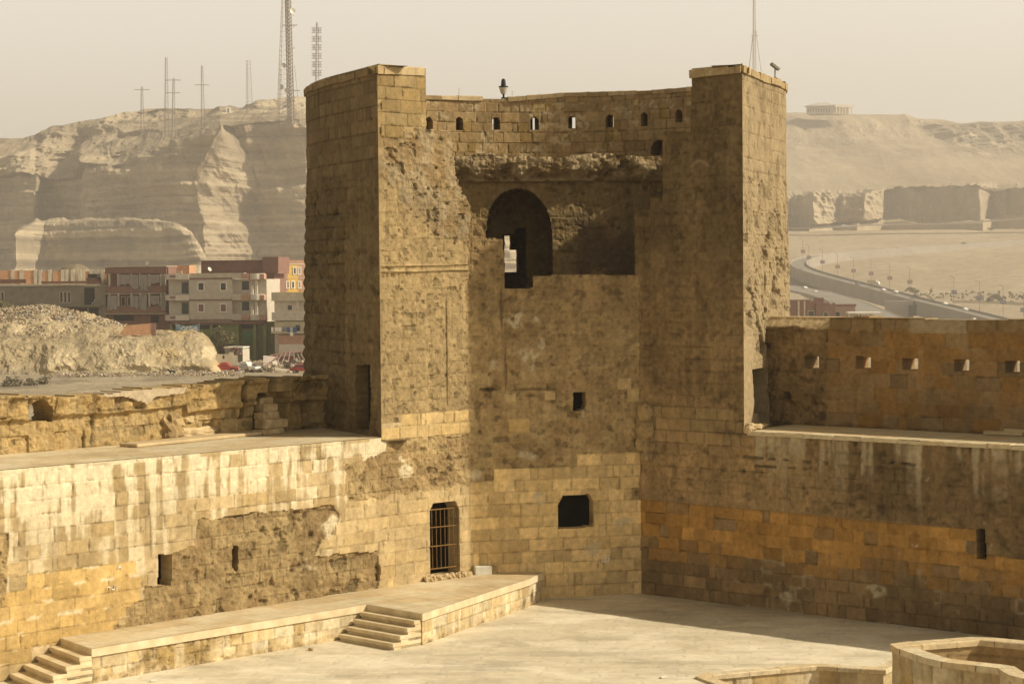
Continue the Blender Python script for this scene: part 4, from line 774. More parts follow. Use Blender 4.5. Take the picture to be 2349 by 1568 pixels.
# lower nose of rock in front of the cliff
nt_ = pl((28, 560), (38, 528), (60, 517), (82, 507), (150, 502), (300, 500), (400, 508), (440, 530), (470, 585), (480, 600)); nd = pl((20, 1400), (42, 1378), (84, 1425), (110, 1440), (250, 1400), (460, 1330), (580, 1330))
def st_nose(P, T, U):
    X, Y, Z = P[..., 0], P[..., 1], P[..., 2]; n1 = fb(X * .05, Z * .05, 5, 41); stv = fb(X * .004, (Z + 2 * n1) * .2, 4, 43); cl = ss(.9, 1.1, T)
    Y = Y - cl * ((n1 - .5) * 10 + (stv - .5) * 9 + ridged(X * .05 + Z * .02, Z * .04, 5, 44) * 12); Z = Z + (1 - cl) * (fb(X * .08, Y * .05, 4, 45) - .5) * 4
    c = lerp(SAND, SAND2, ss(.3, .7, n1)); c = lerp(c, SAND2 * 1.25, ss(.56, .62, stv) * .8); c = lerp(c, SDK * 1.1, ss(.45, .38, stv) * .5); return np.stack([X, Y, Z], -1), c * (.85 + .3 * fb(X * .2, Z * .2, 3, 4))[..., None]
strip('hill', [lambda u: (nt_(u) + 60, nd(u) + 150), lambda u: (nt_(u) + 9 * (float(fb(np.array(u * .05), np.array(0.), 4, 5)) - .5), nd(u) + 30), lambda u: (nt_(u) + 2 + 5 * float(vn(u * .05, 0., 9)), nd(u)), lambda u: (640, nd(u) - 10)], np.linspace(28, 480, 300), [6, 8, 90], lambda P, T, U: st_nose(P, T - 1, U))
# ---- right hill
rr_ = pl((1300, 300), (1700, 262), (1825, 258), (1950, 262), (2060, 263), (2075, 261), (2105, 272), (2170, 275), (2195, 284), (2250, 280), (2349, 278), (2900, 290))
rm_ = pl((1300, 350), (1825, 338), (2349, 330), (2900, 336))
rts_ = pl((1300, 462), (1820, 440), (2010, 430), (2130, 422), (2240, 418), (2349, 420), (2900, 430))
rt_ = pl((1300, 470), (1820, 452), (1870, 445), (1920, 450), (1960, 448), (2010, 438), (2060, 432), (2130, 430), (2240, 424), (2262, 440), (2280, 439), (2349, 430), (2900, 440))
rb_ = pl((1300, 540), (1820, 522), (1900, 512), (2000, 505), (2060, 500), (2100, 508), (2240, 505), (2349, 488), (2900, 490))
rd_ = pl((1300, 1850), (1815, 1990), (1850, 1950), (1905, 1985), (1960, 1960), (2012, 2065), (2020, 2070), (2236, 1950), (2243, 1948), (2262, 2040), (2270, 2045), (2420, 1930), (2900, 1900))
def st_right(P, T, U):
    X, Y, Z = P[..., 0].copy(), P[..., 1].copy(), P[..., 2].copy(); cl = ss(3.92, 4.05, T) * ss(5.3, 5., T); n1 = fb(X * .02, Z * .02, 6, 61); stv = fb(X * .003, (Z + 4 * n1) * .12, 4, 63)
    rug = ss(2025, 2000, U); rgd = ridged((X + Z * .7) * .012, Z * .014, 6, 64); fine = ridged(X * .03, Z * .05, 5, 68); Y = Y - cl * ((n1 - .5) * 14 + fine * 10 + rug * rgd * 80)
    up = ss(1.02, 1.2, T) * ss(2.6, 2.1, T); kz = ss(-30, 30, U - 2075 - (V4(U, Y, Z) - 270) * 1.35 + (n1 - .5) * 60); k = up * (.18 + .82 * kz); st3 = fb(X * .008, Z * .12, 4, 67)
    Y = Y - k * (fine * 50 + (st3 - .5) * 50); Z = Z + k * (n1 - .5) * 14; Y = Y - (1 - cl) * ss(1, 1.3, T) * (ridged((X - Z * 1.1) * .006, Z * .006, 6, 66) * 40 + (n1 - .5) * 22)
    c = lerp(SAND * 1.12, SAND2 * 1.0, ss(.35, .65, n1)); c = lerp(c, SDK * 1.2, k * ss(.48, .60, st3) * .75); c = lerp(c, SDK * 1.3, up * ss(.58, .68, fb(X * .01, Z * .06, 4, 70)) * .4); c = lerp(c, SDK * 1.7, cl * (1 - rug) * .3); return np.stack([X, Y, Z], -1), c * (.82 + .36 * fb(X * .05, Z * .08, 5, 69))[..., None]
def V4(U, Y, Z): return hz(U) - (Z - CAMH) / Y * FPX
us = np.concatenate([np.linspace(1300, 1790, 50), np.linspace(1793, 2400, 360), np.linspace(2410, 2900, 60)])
strip('hill', [lambda u: (hz(u) - 100, 3300), lambda u: (rr_(u), 2750), lambda u: (rm_(u), 2600), lambda u: (rts_(u), 2120), lambda u: (rt_(u) + 13 * (float(fb(np.array(u * .06), np.array(0.), 4, 7)) - .5), rd_(u) + 10 + 34 * (float(fb(np.array(u * .022), np.array(3.), 4, 8)) - .5)), lambda u: (rb_(u) + 9 * (float(fb(np.array(u * .08), np.array(6.), 4, 9)) - .5), rd_(u) - 6 + 30 * (float(fb(np.array(u * .022), np.array(3.), 4, 8)) - .5)), lambda u: (rb_(u) + 8, rd_(u) - 40), lambda u: (hz(u) + 10, rd_(u) - 90)], us, [6, 40, 80, 5, 60, 6, 4],
      lambda P, T, U: st_right(P, T, U))
# ---- sandstone bank in the middle distance
bc = pl((-300, 700), (0, 712), (60, 707), (100, 702), (150, 713), (200, 722), (262, 740), (300, 755), (400, 764), (440, 762), (462, 766), (478, 778), (492, 795), (503, 822), (512, 850))
be = pl((-300, 760), (0, 778), (100, 782), (200, 776), (300, 772), (400, 772), (450, 772), (470, 780), (490, 800), (503, 826), (512, 852))
bb = pl((-300, 905), (0, 898), (60, 880), (130, 860), (250, 855), (350, 856), (480, 858), (512, 856))
def st_bank(P, T, U):
    X, Y, Z = P[..., 0].copy(), P[..., 1].copy(), P[..., 2].copy(); cl = ss(1.9, 2.15, T); en = ss(512, 485, U); mid = cl * ss(3, 2.7, T) * en
    n1 = fb(X * .22, Z * .35, 6, 71); dg = ridged((X + Z * .9) * .16, Z * .12, 5, 72); fn = ridged(X * .7, Z * .9, 4, 79)
    Y = Y - mid * ((n1 - .5) * 5 + dg * 3.2 + fn * .7 + .8 * (((Z + 1.2 * n1) / 1.7) % 1) * ss(2.5, 2.1, T)); Z = Z + (1 - cl) * ((fb(X * .3, Y * .3, 5, 74) - .5) * 1.5 + (fb(X * 1.4, Y * 1.2, 3, 76) - .5) * .5) * en
    c = lerp(np.array([.36, .29, .175]), np.array([.50, .41, .255]), ss(.35, .65, n1)); y_ = ss(330, 410, U) * ss(.42, .55, fb(X * .12, Z * .4, 4, 75)) * ss(3, 2.0, T); c = lerp(c, np.array([.56, .41, .17]), y_ * .75)
    c = lerp(c, np.array([.56, .48, .32]), np.exp(-((T - 2.12) / .04) ** 2) * ss(.4, .5, n1) * .7); c = c * (1 - .35 * ss(.62, .72, fb((X + Z) * .35, Z * .3, 4, 81)) * mid)[..., None]
    dk = ss(2.0, 1.9, T) * ss(.42, .6, fb(X * .25, Y * .35, 5, 77)); c = lerp(c, np.array([.25, .20, .13]), dk * .5); g = np.clip(ss(95, 55, U) * ss(2.55, 2.75, T), 0, 1); c = lerp(c, np.array([.20, .175, .125]), g * .85)
    return np.stack([X, Y, Z], -1), c * (.75 + .5 * fb(X * .9, Z * 1.4, 4, 78))[..., None]
strip('sandstone_bank', [lambda u: (bc(u) + 45, 355), lambda u: (bc(u), 350), lambda u: (be(u), 340), lambda u: (bb(u), 326), lambda u: (bb(u) + 14, 318)], np.linspace(-300, 512, 640), [5, 44, 90, 12], st_bank, EARTH)
# ---- rubble: countless scraps, one object per heap
def rubble(name, n, place, seed, cols, smin, smax, plank=.25, m=None):
    rg = np.random.RandomState(seed); V = []; C = []; cube = np.array([(x, y, z) for x in (-.5, .5) for y in (-.5, .5) for z in (-.5, .5)], float); F = np.array([(0, 1, 3, 2), (4, 6, 7, 5), (0, 4, 5, 1), (2, 3, 7, 6), (0, 2, 6, 4), (1, 5, 7, 3)])
    Q = []
    for i in range(n):
        p = place(rg); s = rg.uniform(smin, smax) * np.array([1, rg.uniform(.4, 1), rg.uniform(.25, .8)])
        if rg.rand() < plank: s = np.array([rg.uniform(1.5, 4) * smax, .12, .1])
        a, b, g = rg.uniform(0, 6.28), rg.uniform(-.5, .5), rg.uniform(-.4, .4); R = np.array(Matrix.Rotation(a, 3, 'Z') @ Matrix.Rotation(b, 3, 'Y') @ Matrix.Rotation(g, 3, 'X'))
        v = (cube * (1 + rg.uniform(-.25, .25, (8, 3)))) * s @ R.T + p; Q.append(F + 8 * i); V.append(v); c = np.array(cols[rg.randint(len(cols))]) * rg.uniform(.7, 1.25); C.append(np.tile(c, (8, 1)))
    return tag(link(name, npmesh(name, np.vstack(V), np.vstack(Q), np.vstack(C)), m or STONE), kind='stuff')
RC_ = [(.34, .28, .19), (.44, .37, .26), (.28, .24, .17), (.40, .32, .21), (.36, .30, .20), (.38, .31, .20), (.52, .48, .40), (.20, .17, .13), (.38, .26, .17), (.30, .27, .22), (.42, .34, .22), (.33, .27, .18)]
def bank_pt(rg):
    u = rg.uniform(-60, 330) if rg.rand() < .5 else rg.normal(110, 60); t = rg.rand() ** 2. * (.34 if rg.rand() < .8 else .9); A = uy(u, bc(u), 350); B = uy(u, be(u), 340); p = A * (1 - t) + B * t; p[2] += rg.uniform(-.2, .35) * (1 - t * .6); return p
tag(rubble('rubble', 5200, bank_pt, 1, [tuple(1.25 * v for v in c) for c in RC_], .08, .40, .10), 'heap of grey demolition rubble and planks on top of the sandstone bank', 'rubble')
def toe_pt(rg):
    u = rg.uniform(130, 560); d = rg.uniform(308, 330) if u < 500 else rg.uniform(305, 345); x = (u - 1174.5) / FPX * d; return np.array([x, d, float(gz(np.array(x), np.array(float(d)))) + rg.uniform(0, .35)])
tag(rubble('rubble', 1300, toe_pt, 2, RC_, .08, .42, .06), 'scattered pale rubble along the foot of the sandstone bank', 'rubble')
def yard_pt(rg):
    u = rg.uniform(545, 700); d = rg.uniform(335, 368); x = (u - 1174.5) / FPX * d; return np.array([x, d, float(gz(np.array(x), np.array(float(d)))) + rg.uniform(0, 1.6) * (rg.rand() ** 1.5)])
tag(rubble('rubble', 900, yard_pt, 3, RC_ + [(.2, .17, .14)] * 3, .3, 1.1, .15), 'dark rubble heaps round the parked trucks in front of the flats', 'rubble')
def gpx(u, d, dz=0): x = (u - 1174.5) / FPX * d; return np.array([x, d, float(gz(np.array(float(x)), np.array(float(d)))) + dz])
# ---- façades measured on their own planes
class Fac:
    def __init__(s, parent, u, d, slope): s.p0 = uy(u, 700, d)[:2]; t = np.array([1, slope]) / math.hypot(1, slope); s.t = t; s.cv = Curve([s.p0, s.p0 + t], 1); s.n = np.array([t[1], -t[0]]); s.a = math.atan2(t[1], t[0]); s.par = parent
    def pt(s, u, v, off=0): q = s.cv.px(u, v); return (*(s.p0 + s.t * q[0] + s.n * off), q[1])
    def add(s, mb, u0, v0, u1, v1, w0, w1, bev=0):
        """box over the pixel rectangle, from w0 proud of the plane (towards the court) back to w1"""
        a = s.cv.px(u0, v1); b = s.cv.px(u1, v0); c = s.p0 + s.t * (a[0] + b[0]) / 2 + s.n * (w0 + w1) / 2
        mb.box((c[0], c[1], (a[1] + b[1]) / 2), (abs(b[0] - a[0]), abs(w0 - w1), abs(b[1] - a[1])), s.a, bev=bev); return mb
    def box(s, name, m, u0, v0, u1, v1, w0, w1, parent=None, bev=0): return s.add(MB(), u0, v0, u1, v1, w0, w1, bev).build(name, m, parent or s.par, True)
    def window(s, u0, v0, u1, v1, fm, gm, proud=.06, fr=.14, wall=0.):
        a = s.cv.px(u0, v1); b = s.cv.px(u1, v0); c = s.p0 + s.t * (a[0] + b[0]) / 2 + s.n * (wall + proud / 2); W_ = abs(b[0] - a[0]); H_ = abs(b[1] - a[1]); z = (a[1] + b[1]) / 2; mb = MB(); tx, ty = s.t
        for k in (-1, 1):
            mb.box((c[0] + tx * k * (W_ - fr) / 2, c[1] + ty * k * (W_ - fr) / 2, z), (fr, proud + .02, H_), s.a); mb.box((c[0], c[1], z + k * (H_ - fr) / 2), (W_ - 2 * fr, proud + .016, fr), s.a)
        o = mb.build('window', fm, s.par, True); mb = MB(); mb.box((c[0] - s.n[0] * proud * .3, c[1] - s.n[1] * proud * .3, z), (W_ - 2 * fr, .05, H_ - 2 * fr), s.a); g = mb.build('pane', gm, None, True); g.parent = o; return o
PL_W = mat('plaster_white', (.62, .56, .46), .9, .08, 1.5); PL_G = mat('plaster_grey', (.50, .445, .36), .9, .10, 1.5); BRK = mat('red_brick_wall', (.23, .13, .09), .9, .2, 2.); BRK2 = mat('orange_brick', (.50, .28, .155), .9, .15, 2.); MAU = mat('mauve_brick', (.22, .125, .095), .9, .12, 1.)
CON = mat('raw_concrete', (.25, .22, .165), .9, .15, 1.); CONL = mat('pale_concrete', (.50, .44, .33), .9, .12, 1.); DRK = mat('dark_room', (.035, .033, .03), .9, .2, 1.); GRN = mat('green_paint', (.22, .24, .09), .85, .15, 1.); GRN2 = mat('olive_paint', (.16, .16, .07), .85, .15, 1.)
YEL = mat('yellow_paint', (.70, .47, .12), .85, .08, 1.); PNK = mat('pink_brown_paint', (.45, .27, .19), .85, .1, 1.); CUR = mat('grey_curtain', (.30, .27, .245), .95, .12, 2.); WHT = mat('white_paint', (.78, .74, .66), .7, .05, 2.); GLD = mat('dark_glass', (.03, .035, .035), .3, .3, 2., 0, spec=.5); SHUT = mat('brown_shutter', (.22, .12, .10), .8, .1, 2.)
def building(loc_u, loc_d, label, name='apartment_building'): p = gpx(loc_u, loc_d); return empty(name, p, label=label, cat='building')
# 1 unfinished brick block, far left
B = building(110, 372, 'low unfinished brick and concrete block with bare columns on its roof, far left')
F = Fac(B, 110, 372, -.18); F.box('wall', CON, -90, 656, 242, 830, 0, -9)
F.box('roof_slab', CONL, -92, 651, 232, 657, .5, -9.2); F.box('balcony_slab', CON, -92, 699, 235, 704, 1.2, 0)
F.box('parapet', BRK, -90, 640, 60, 651, .1, -.15); F.box('parapet', BRK, 95, 644, 230, 651, .1, -.15)
F2 = Fac(B, 110, 376, .05)
for a, b in ((-90, 25), (32, 44), (53, 78), (98, 112), (122, 140), (196, 212), (240, 262)): F2.box('brick_panel', BRK2, a, 620 if a < 60 else 622, b, 652, 0, -.25)
for a in (25, 46, 78, 90, 111, 140, 150, 163, 180, 206, 218, 232): F2.box('column', CONL, a, 618, a + 6 + (a % 3), 652, .12, -.4)
F.box('opening', DRK, 194, 660, 217, 699, .04, -.05); F.box('water_tank', BRK, 193, 637, 218, 652, -1, -3); F.box('tank', DRK, 196, 628, 216, 642, -1.2, -3)
for a in (2, 137, 146, 155): F.window(a, 668, a + 8, 695, CONL, GLD)
F.box('ground_floor_opening', DRK, 85, 706, 200, 725, .03, -.05); F.box('ground_floor_opening', DRK, 205, 706, 226, 740, .03, -.05)
# earth dome behind it
o = MB().sph((0, 0, 0), 1, 3, (1, .7, .62)).build('mound', mat('earth', tuple(SAND * .8), 1, .35, 2.5, bump=1.)); p = uy(172, 652, 395); o.location = p; o.scale = (4.2, 4, 6.4); o['kind'] = 'structure'
# 2 curtained block
B = building(312, 368, 'brown brick flats with grey curtains hung across their open balconies'); F = Fac(B, 312, 368, -.2)
F.box('wall', MAU, 243, 612, 380, 860, -1.3, -10); F.box('roof_slab', CONL, 240, 610, 382, 613, .1, -10); F.box('parapet', MAU, 241, 613, 382, 628, .05, -.2)
for v0, v1 in ((655, 672), (702, 718)): F.box('balcony_wall', MAU if v0 < 690 else BRK, 243, v0, 381, v1, .05, -.15)
for v in (672, 718): F.box('balcony_slab', CONL, 241, v, 382, v + 2.5, .12, -1.3)
for u_ in (250, 270, 300, 320, 341, 368, 377): F.box('column', CONL, u_, 628, u_ + 2.2, 718, .02, -.25)
rgc = random.Random(4)
for (a, b, v0, v1) in ((272, 299, 630, 655), (303, 318, 630, 664), (322, 340, 630, 668), (344, 367, 630, 652), (371, 380, 630, 655), (247, 269, 678, 712), (303, 318, 678, 708), (321, 338, 676, 715), (345, 366, 678, 700), (370, 380, 676, 714)):
    mb = MB(); n = 9; top = [F.pt(a + (b - a) * i / n, v0, .1 + .07 * (i % 2)) for i in range(n + 1)]; bot = [F.pt(a + (b - a) * i / n + rgc.uniform(-1.5, 1.5), v1 - rgc.uniform(0, 5), .12 + .09 * (i % 2)) for i in range(n + 1)]
    tv = [mb.bm.verts.new([float(x) for x in q]) for q in top]; bv = [mb.bm.verts.new([float(x) for x in q]) for q in bot]
    for i in range(n): mb.bm.faces.new((bv[i], bv[i + 1], tv[i + 1], tv[i]))
    mb.build('curtain', CUR, B, True)
for a, b in ((272, 282), (286, 296), (306, 314), (350, 364)): F.window(a, 680, b, 702, CONL, GLD, wall=-1.25)
F.box('ground_floor_opening', DRK, 255, 724, 300, 736, -1.2, -1.4); F.box('ground_floor_opening', DRK, 340, 724, 358, 740, -1.2, -1.4)
def dish(u, v, d, r, label, face=(-.5, -.8, .35), col=None, parent=None, name='satellite_dish'):
    p = uy(u, v, d); mb = MB(); b = bmesh.new(); bmesh.ops.create_uvsphere(b, u_segments=14, v_segments=8, radius=r * 1.3); bmesh.ops.delete(b, geom=[x for x in b.verts if x.co.z > -r * .75], context='VERTS')
    bmesh.ops.translate(b, verts=b.verts, vec=(0, 0, r * 1.3)); q = Vector(face).to_track_quat('Z', 'Y'); b.transform(q.to_matrix().to_4x4()); me = bpy.data.meshes.new('t'); b.to_mesh(me); b.free(); mb.bm.from_mesh(me); bpy.data.meshes.remove(me)
    if parent: o = mb.build(name, col or WHT, parent); o.matrix_parent_inverse = Matrix(); o.location = Vector([float(x) for x in p]) - parent.location; return o
    t = empty(name, p, label=label, cat='satellite dish'); mb.build('bowl', col or WHT, t); MB().bar((0, 0, -.1), (0, .1, -r * 2), .05).bar((0, 0, .1), Vector(face) * r * .9, .03).build('bracket', GRM, t); return t
dish(339, 604, 368, .42, 'round white satellite dish on the roof of the curtained brown flats')
# 3 white and grey flats with balconies
B = building(500, 362, 'grey and white apartment block with rounded balconies above green ground floor shops'); F = Fac(B, 500, 362, -.2)
F.box('wall', PL_G, 435, 635, 531, 738, 0, -9); F.box('stair_bay', PL_G, 382, 640, 435, 738, -1.3, -9); F.box('corner_bay', PL_G, 531, 640, 606, 738, -1.3, -9); F.box('parapet', CONL, 435, 626, 533, 637, .1, -.2)
for v in (637, 686, 732): F.box('moulding', MAU, 434, v, 532, v + 4, .12, -.05)
for a, v0 in ((454, 647), (505, 647), (454, 696), (505, 696)): F.window(a, v0, a + 15, v0 + 20, WHT, GLD if v0 < 690 else SHUT, .1)
for v in (628, 676, 722):
    F.box('balcony', PL_G, 380, v, 404, v + 13, .2, -1.3); F.box('balcony', PL_W, 404, v, 434, v + 13, .25, -1.2); F.box('balcony_panel', SHUT, 391, v + 4, 403, v + 8, .26, .2)
    F.box('balcony', PL_G, 533, v - 2, 560, v + 12, .15, -1.3); F.box('balcony_panel', PNK, 554, v - 1, 571, v + 12, .22, .1)
    mb = MB(); cx = F.cv.px(586, v); cc = F.p0 + F.t * cx[0] - F.n * 1.0; z0_, z1_ = F.cv.px(586, v + 12)[1], F.cv.px(586, v - 1)[1]; mb.prism([tuple(cc + F.t * 1.35 * math.cos(q) - F.n * -1.35 * math.sin(q)) for q in np.linspace(0, 2 * math.pi, 20)[:-1]], z0_, z1_); mb.build('round_balcony', PL_W, B, True)
    F.box('balcony_panel', PNK, 594, v, 606, v + 12, .1, -1.2)
for v in (643, 690): F.box('door', GLD, 411, v + 4, 426, v + 30, -1.25, -1.4); F.box('window', GLD, 550, v + 2, 566, v + 22, -1.25, -1.4); F.box('column', PL_W, 583, v, 588, v + 32, -.6, -.9); F.box('column', PL_W, 574, v + 12, 579, v + 32, -.3, -.6)
F.box('shop_front', GRN, 388, 738, 540, 860, -.9, -9); F.box('shop_front', GRN2, 540, 738, 627, 870, -1.2, -9); F.box('ceiling_beam', MAU, 390, 736, 602, 744, .0, -1.4)
for a, b, v0, v1 in ((394, 431, 746, 755), (436, 476, 746, 755), (484, 500, 746, 755), (550, 580, 746, 754), (430, 455, 765, 800), (500, 530, 790, 812), (556, 577, 760, 785)): F.box('shop_opening', DRK, a, v0, b, v1, -.7 if a < 540 else -1.1, -1.3)
F.box('shop_sign', mat('green_sign', (.07, .16, .06), .7, .2, 1.), 553, 758, 579, 788, -.9, -1.15)
for a in (388, 432, 480, 540, 580, 603): F.box('column', GRN, a, 744, a + 5, 860, -.5, -1.3)
# roof rooms behind
F3 = Fac(B, 430, 372, -.15); F3.box('roof_room', BRK2, 381, 608, 434, 640, 0, -4); F3.box('roof_room', CONL, 383, 621, 418, 632, .3, 0)
B = building(550, 382, 'long mauve brick upper storey without windows behind the grey flats', 'brick_house'); F = Fac(B, 550, 382, -.2)
F.box('wall', MAU, 465, 598, 628, 860, 0, -7); F.box('roof_edge', MAU, 464, 596, 606, 600, .3, -7.2); F.box('corner_wall', MAU, 605, 589, 641, 628, .8, -6)
for a in (492, 525, 560, 606): F.box('pilaster', SHUT, a, 598, a + 3, 628, .15, 0)
F.box('cornice', SHUT, 478, 624, 640, 629, 1., -.2)
dish(480, 618, 378, .45, 'white satellite dish tilted on the roof in front of the mauve brick storey', (.7, -.6, .5))
# 4 yellow block and pink-white block, lit on their right hand faces
B = building(665, 400, 'sunlit yellow and pink banded apartment block beside the tower'); F = Fac(B, 660, 400, .35)
F.box('wall', YEL, 625, 604, 760, 860, 0, -9); F.box('attic', PNK, 645, 596, 760, 608, -.3, -8)
for a, b in ((645, 660), (686, 700)): F.box('band', PNK, a, 605, b, 668, .05, -.1)
F.box('band', PL_W, 645, 604, 760, 607, .08, -.1); F.box('band', PL_W, 645, 636, 760, 638, .08, -.1)
for a, v0 in ((626, 608), (642, 610), (655, 608), (672, 612), (683, 612), (700, 612), (640, 644), (656, 644), (668, 644), (683, 644), (702, 644)): F.window(a, v0, a + 8, v0 + 18, WHT, GLD, .1, .18)
B = building(630, 388, 'white and pink rendered house front between the grey flats and the yellow block'); F = Fac(B, 630, 388, .25)
F.box('wall', PL_W, 600, 628, 648, 860, 0, -6); F.box('band', PNK, 612, 656, 648, 668, .06, -.1)
for a, v0 in ((610, 652), (632, 652), (612, 698)): F.window(a, v0, a + 8, v0 + 20, WHT, GLD if v0 < 690 else PNK, .1, .16)
dish(625, 675, 384, .5, 'white satellite dish between the pink house front and the pale block at the tower')
# 5 pale block next to the tower
B = building(665, 352, 'pale grey house with laundry balcony and green door right beside the tower'); F = Fac(B, 665, 352, -.15)
F.box('wall', PL_G, 628, 672, 790, 860, -1.0, -9); F.box('roof_parapet', CONL, 623, 669, 790, 690, .1, -.4); F.box('balcony', PL_G, 624, 715, 790, 735, .2, -1.); F.box('wall', mat('cream_plaster', (.50, .44, .30), .9, .08, 1.), 628, 737, 790, 765, -.5, -1.5)
F.box('balcony', CONL, 624, 760, 790, 764, .6, -1.); F.box('wall', PNK, 637, 768, 790, 790, -.5, -1.4); F.box('wall', PL_W, 638, 789, 790, 816, -.5, -1.4); F.box('wall', SHUT, 638, 816, 790, 840, -.48, -1.4)
for a, b, v0, v1 in ((656, 668, 699, 712), (675, 688, 744, 760)): F.window(a, v0, b, v1, CONL, GLD, .06, .1, -.95 if v0 < 720 else -.45)
F.box('column', PL_G, 680, 690, 684, 716, -.1, -.4); F.box('door', mat('green_door', (.05, .12, .07), .7, .1, 2.), 673, 808, 688, 832, -.4, -.5)
cl = empty('clothesline', F.pt(655, 752, .7), label='line of white and blue laundry hanging on the pale house balcony', cat='clothesline'); lc = Vector(cl.location)
mb = MB(); mb.bar(F.pt(624, 749, .75), F.pt(690, 749, .75), .03); mb.build('cord', GRM, cl, True)
for a, b, v1, m_ in ((625, 630, 760, WHT), (633, 641, 759, WHT), (642, 648, 760, WHT), (650, 660, 760, 'b1'), (661, 672, 761, 'b2'), (673, 683, 762, 'b2'), (668, 675, 770, WHT)):
    mm = m_ if not isinstance(m_, str) else mat('blue_cloth' if m_ == 'b2' else 'grey_cloth', (.06, .11, .24) if m_ == 'b2' else (.2, .22, .25), .9, .2, 3.); F.box('garment', mm, a, 750, b, v1, .8, .74, cl)
# orange brick wall on the bank, container, ruined shed wall
w_ = empty('brick_wall', uy(320, 765, 340), label='low orange brick garden wall at the back of the sandstone bank', cat='wall'); F = Fac(w_, 320, 340, .08)
F.box('wall_face', BRK2, 288, 745, 350, 768, 0, -.3); F.box('end_pier', MAU, 348, 741, 357, 770, .15, -.5)
mb = MB(); pts = [F.pt(272, 768, .1), F.pt(290, 746, .1), F.pt(350, 741, .1), F.pt(350, 768, .1)]; a_ = [mb.bm.verts.new([float(x) for x in p]) for p in pts]; b_ = [mb.bm.verts.new([float(p[0]), float(p[1]) + .3, float(p[2])]) for p in pts]
mb.bm.faces.new(a_); mb.bm.faces.new(b_[::-1]); [mb.bm.faces.new((a_[i], b_[i], b_[(i + 1) % 4], a_[(i + 1) % 4])) for i in range(4)]; mb.build('broken_end', BRK2, w_, True)
c_ = empty('shipping_container', gpx(545, 352), label='grey site container standing behind the red pickup truck', cat='container'); F = Fac(c_, 545, 350, -.3); STEEL = mat('container_grey', (.26, .27, .25), .6, .1, 1.)
F.box('body', STEEL, 516, 798, 556, 840, 0, -2.5, bev=.05); F.box('roof', WHT, 514, 795, 558, 798, .1, -2.6)
for i in range(12): F.box('rib', STEEL, 518 + i * 3.2, 800, 519.4 + i * 3.2, 838, .06, 0)
FR = Fac(c_, 557, 349, .9); FR.box('end_door', PL_W, 557, 799, 572, 838, .02, -.1)
r_ = empty('ruined_hut', gpx(525, 340), label='roofless stub of a pale hut wall just behind the red pickup truck', cat='ruin'); F = Fac(r_, 525, 336, .05)
mb = MB(); F.add(mb, 495, 812, 525, 838, 0, -.4); mb.build('wall_face', CONL, r_, True); F.box('broken_wall', CONL, 525, 808, 535, 838, 0, -.4); F.box('broken_wall', CONL, 535, 815, 544, 838, -.05, -.4); F.box('opening', DRK, 511, 815, 515, 822, .03, -.1)
# banner
bn_ = empty('banner', uy(430, 755, 350), label='sagging blue and white printed banner strung in front of the green shops', cat='banner')
m, t_, b_ = newmat('banner_cloth'); tc = t_.nodes.new('ShaderNodeTexCoord'); sx = t_.nodes.new('ShaderNodeSeparateXYZ'); wv = t_.nodes.new('ShaderNodeTexNoise'); wv.inputs['Scale'].default_value = 2.2; rp = t_.nodes.new('ShaderNodeValToRGB'); rp.color_ramp.interpolation = 'CONSTANT'
e = rp.color_ramp.elements; e[0].color = (.10, .22, .32, 1); e[1].position = .45; e[1].color = (.30, .45, .52, 1); e2 = e.new(.52); e2.color = (.62, .60, .56, 1); e3 = e.new(.58); e3.color = (.45, .12, .10, 1); e4 = e.new(.61); e4.color = (.55, .55, .55, 1)
t_.links.new(tc.outputs['Object'], wv.inputs[0]); t_.links.new(wv.outputs[0], rp.inputs[0]); t_.links.new(rp.outputs[0], b_.inputs['Base Color'])
F = Fac(bn_, 430, 350, -.1); mb = MB(); n = 14
for i in range(n):
    a, b = 404 + 52 * i / n, 404 + 52 * (i + 1) / n; sg = lambda u: 4.5 * math.sin(math.pi * (u - 404) / 52)
    q = [F.pt(a, 764 + sg(a) * .6), F.pt(b, 764 + sg(b) * .6), F.pt(b, 743 + sg(b)), F.pt(a, 743 + sg(a))]; mb.bm.faces.new([mb.bm.verts.new([float(x) for x in p]) for p in q])
bmesh.ops.remove_doubles(mb.bm, verts=mb.bm.verts, dist=.01); mb.build('cloth', m, bn_, True); F.box('post', GRM, 403, 740, 404.5, 790, 0, -.1); F.box('post', GRM, 456, 740, 457.5, 790, 0, -.1)
# plastic chair on the balcony
ch = empty('plastic_chair', uy(214, 699.5, 370.2), label='white plastic garden chair on the balcony of the unfinished block', cat='chair')
MB().box((0, 0, .45), (.5, .5, .05)).build('seat', WHT, ch); MB().box((.22, 0, .75), (.05, .5, .55), 0, 0, .2).build('backrest', WHT, ch)
for a in (-.2, .2):
    for b in (-.2, .2): MB().bar((a, b, 0), (a, b, .45), .03).build('leg', WHT, ch)
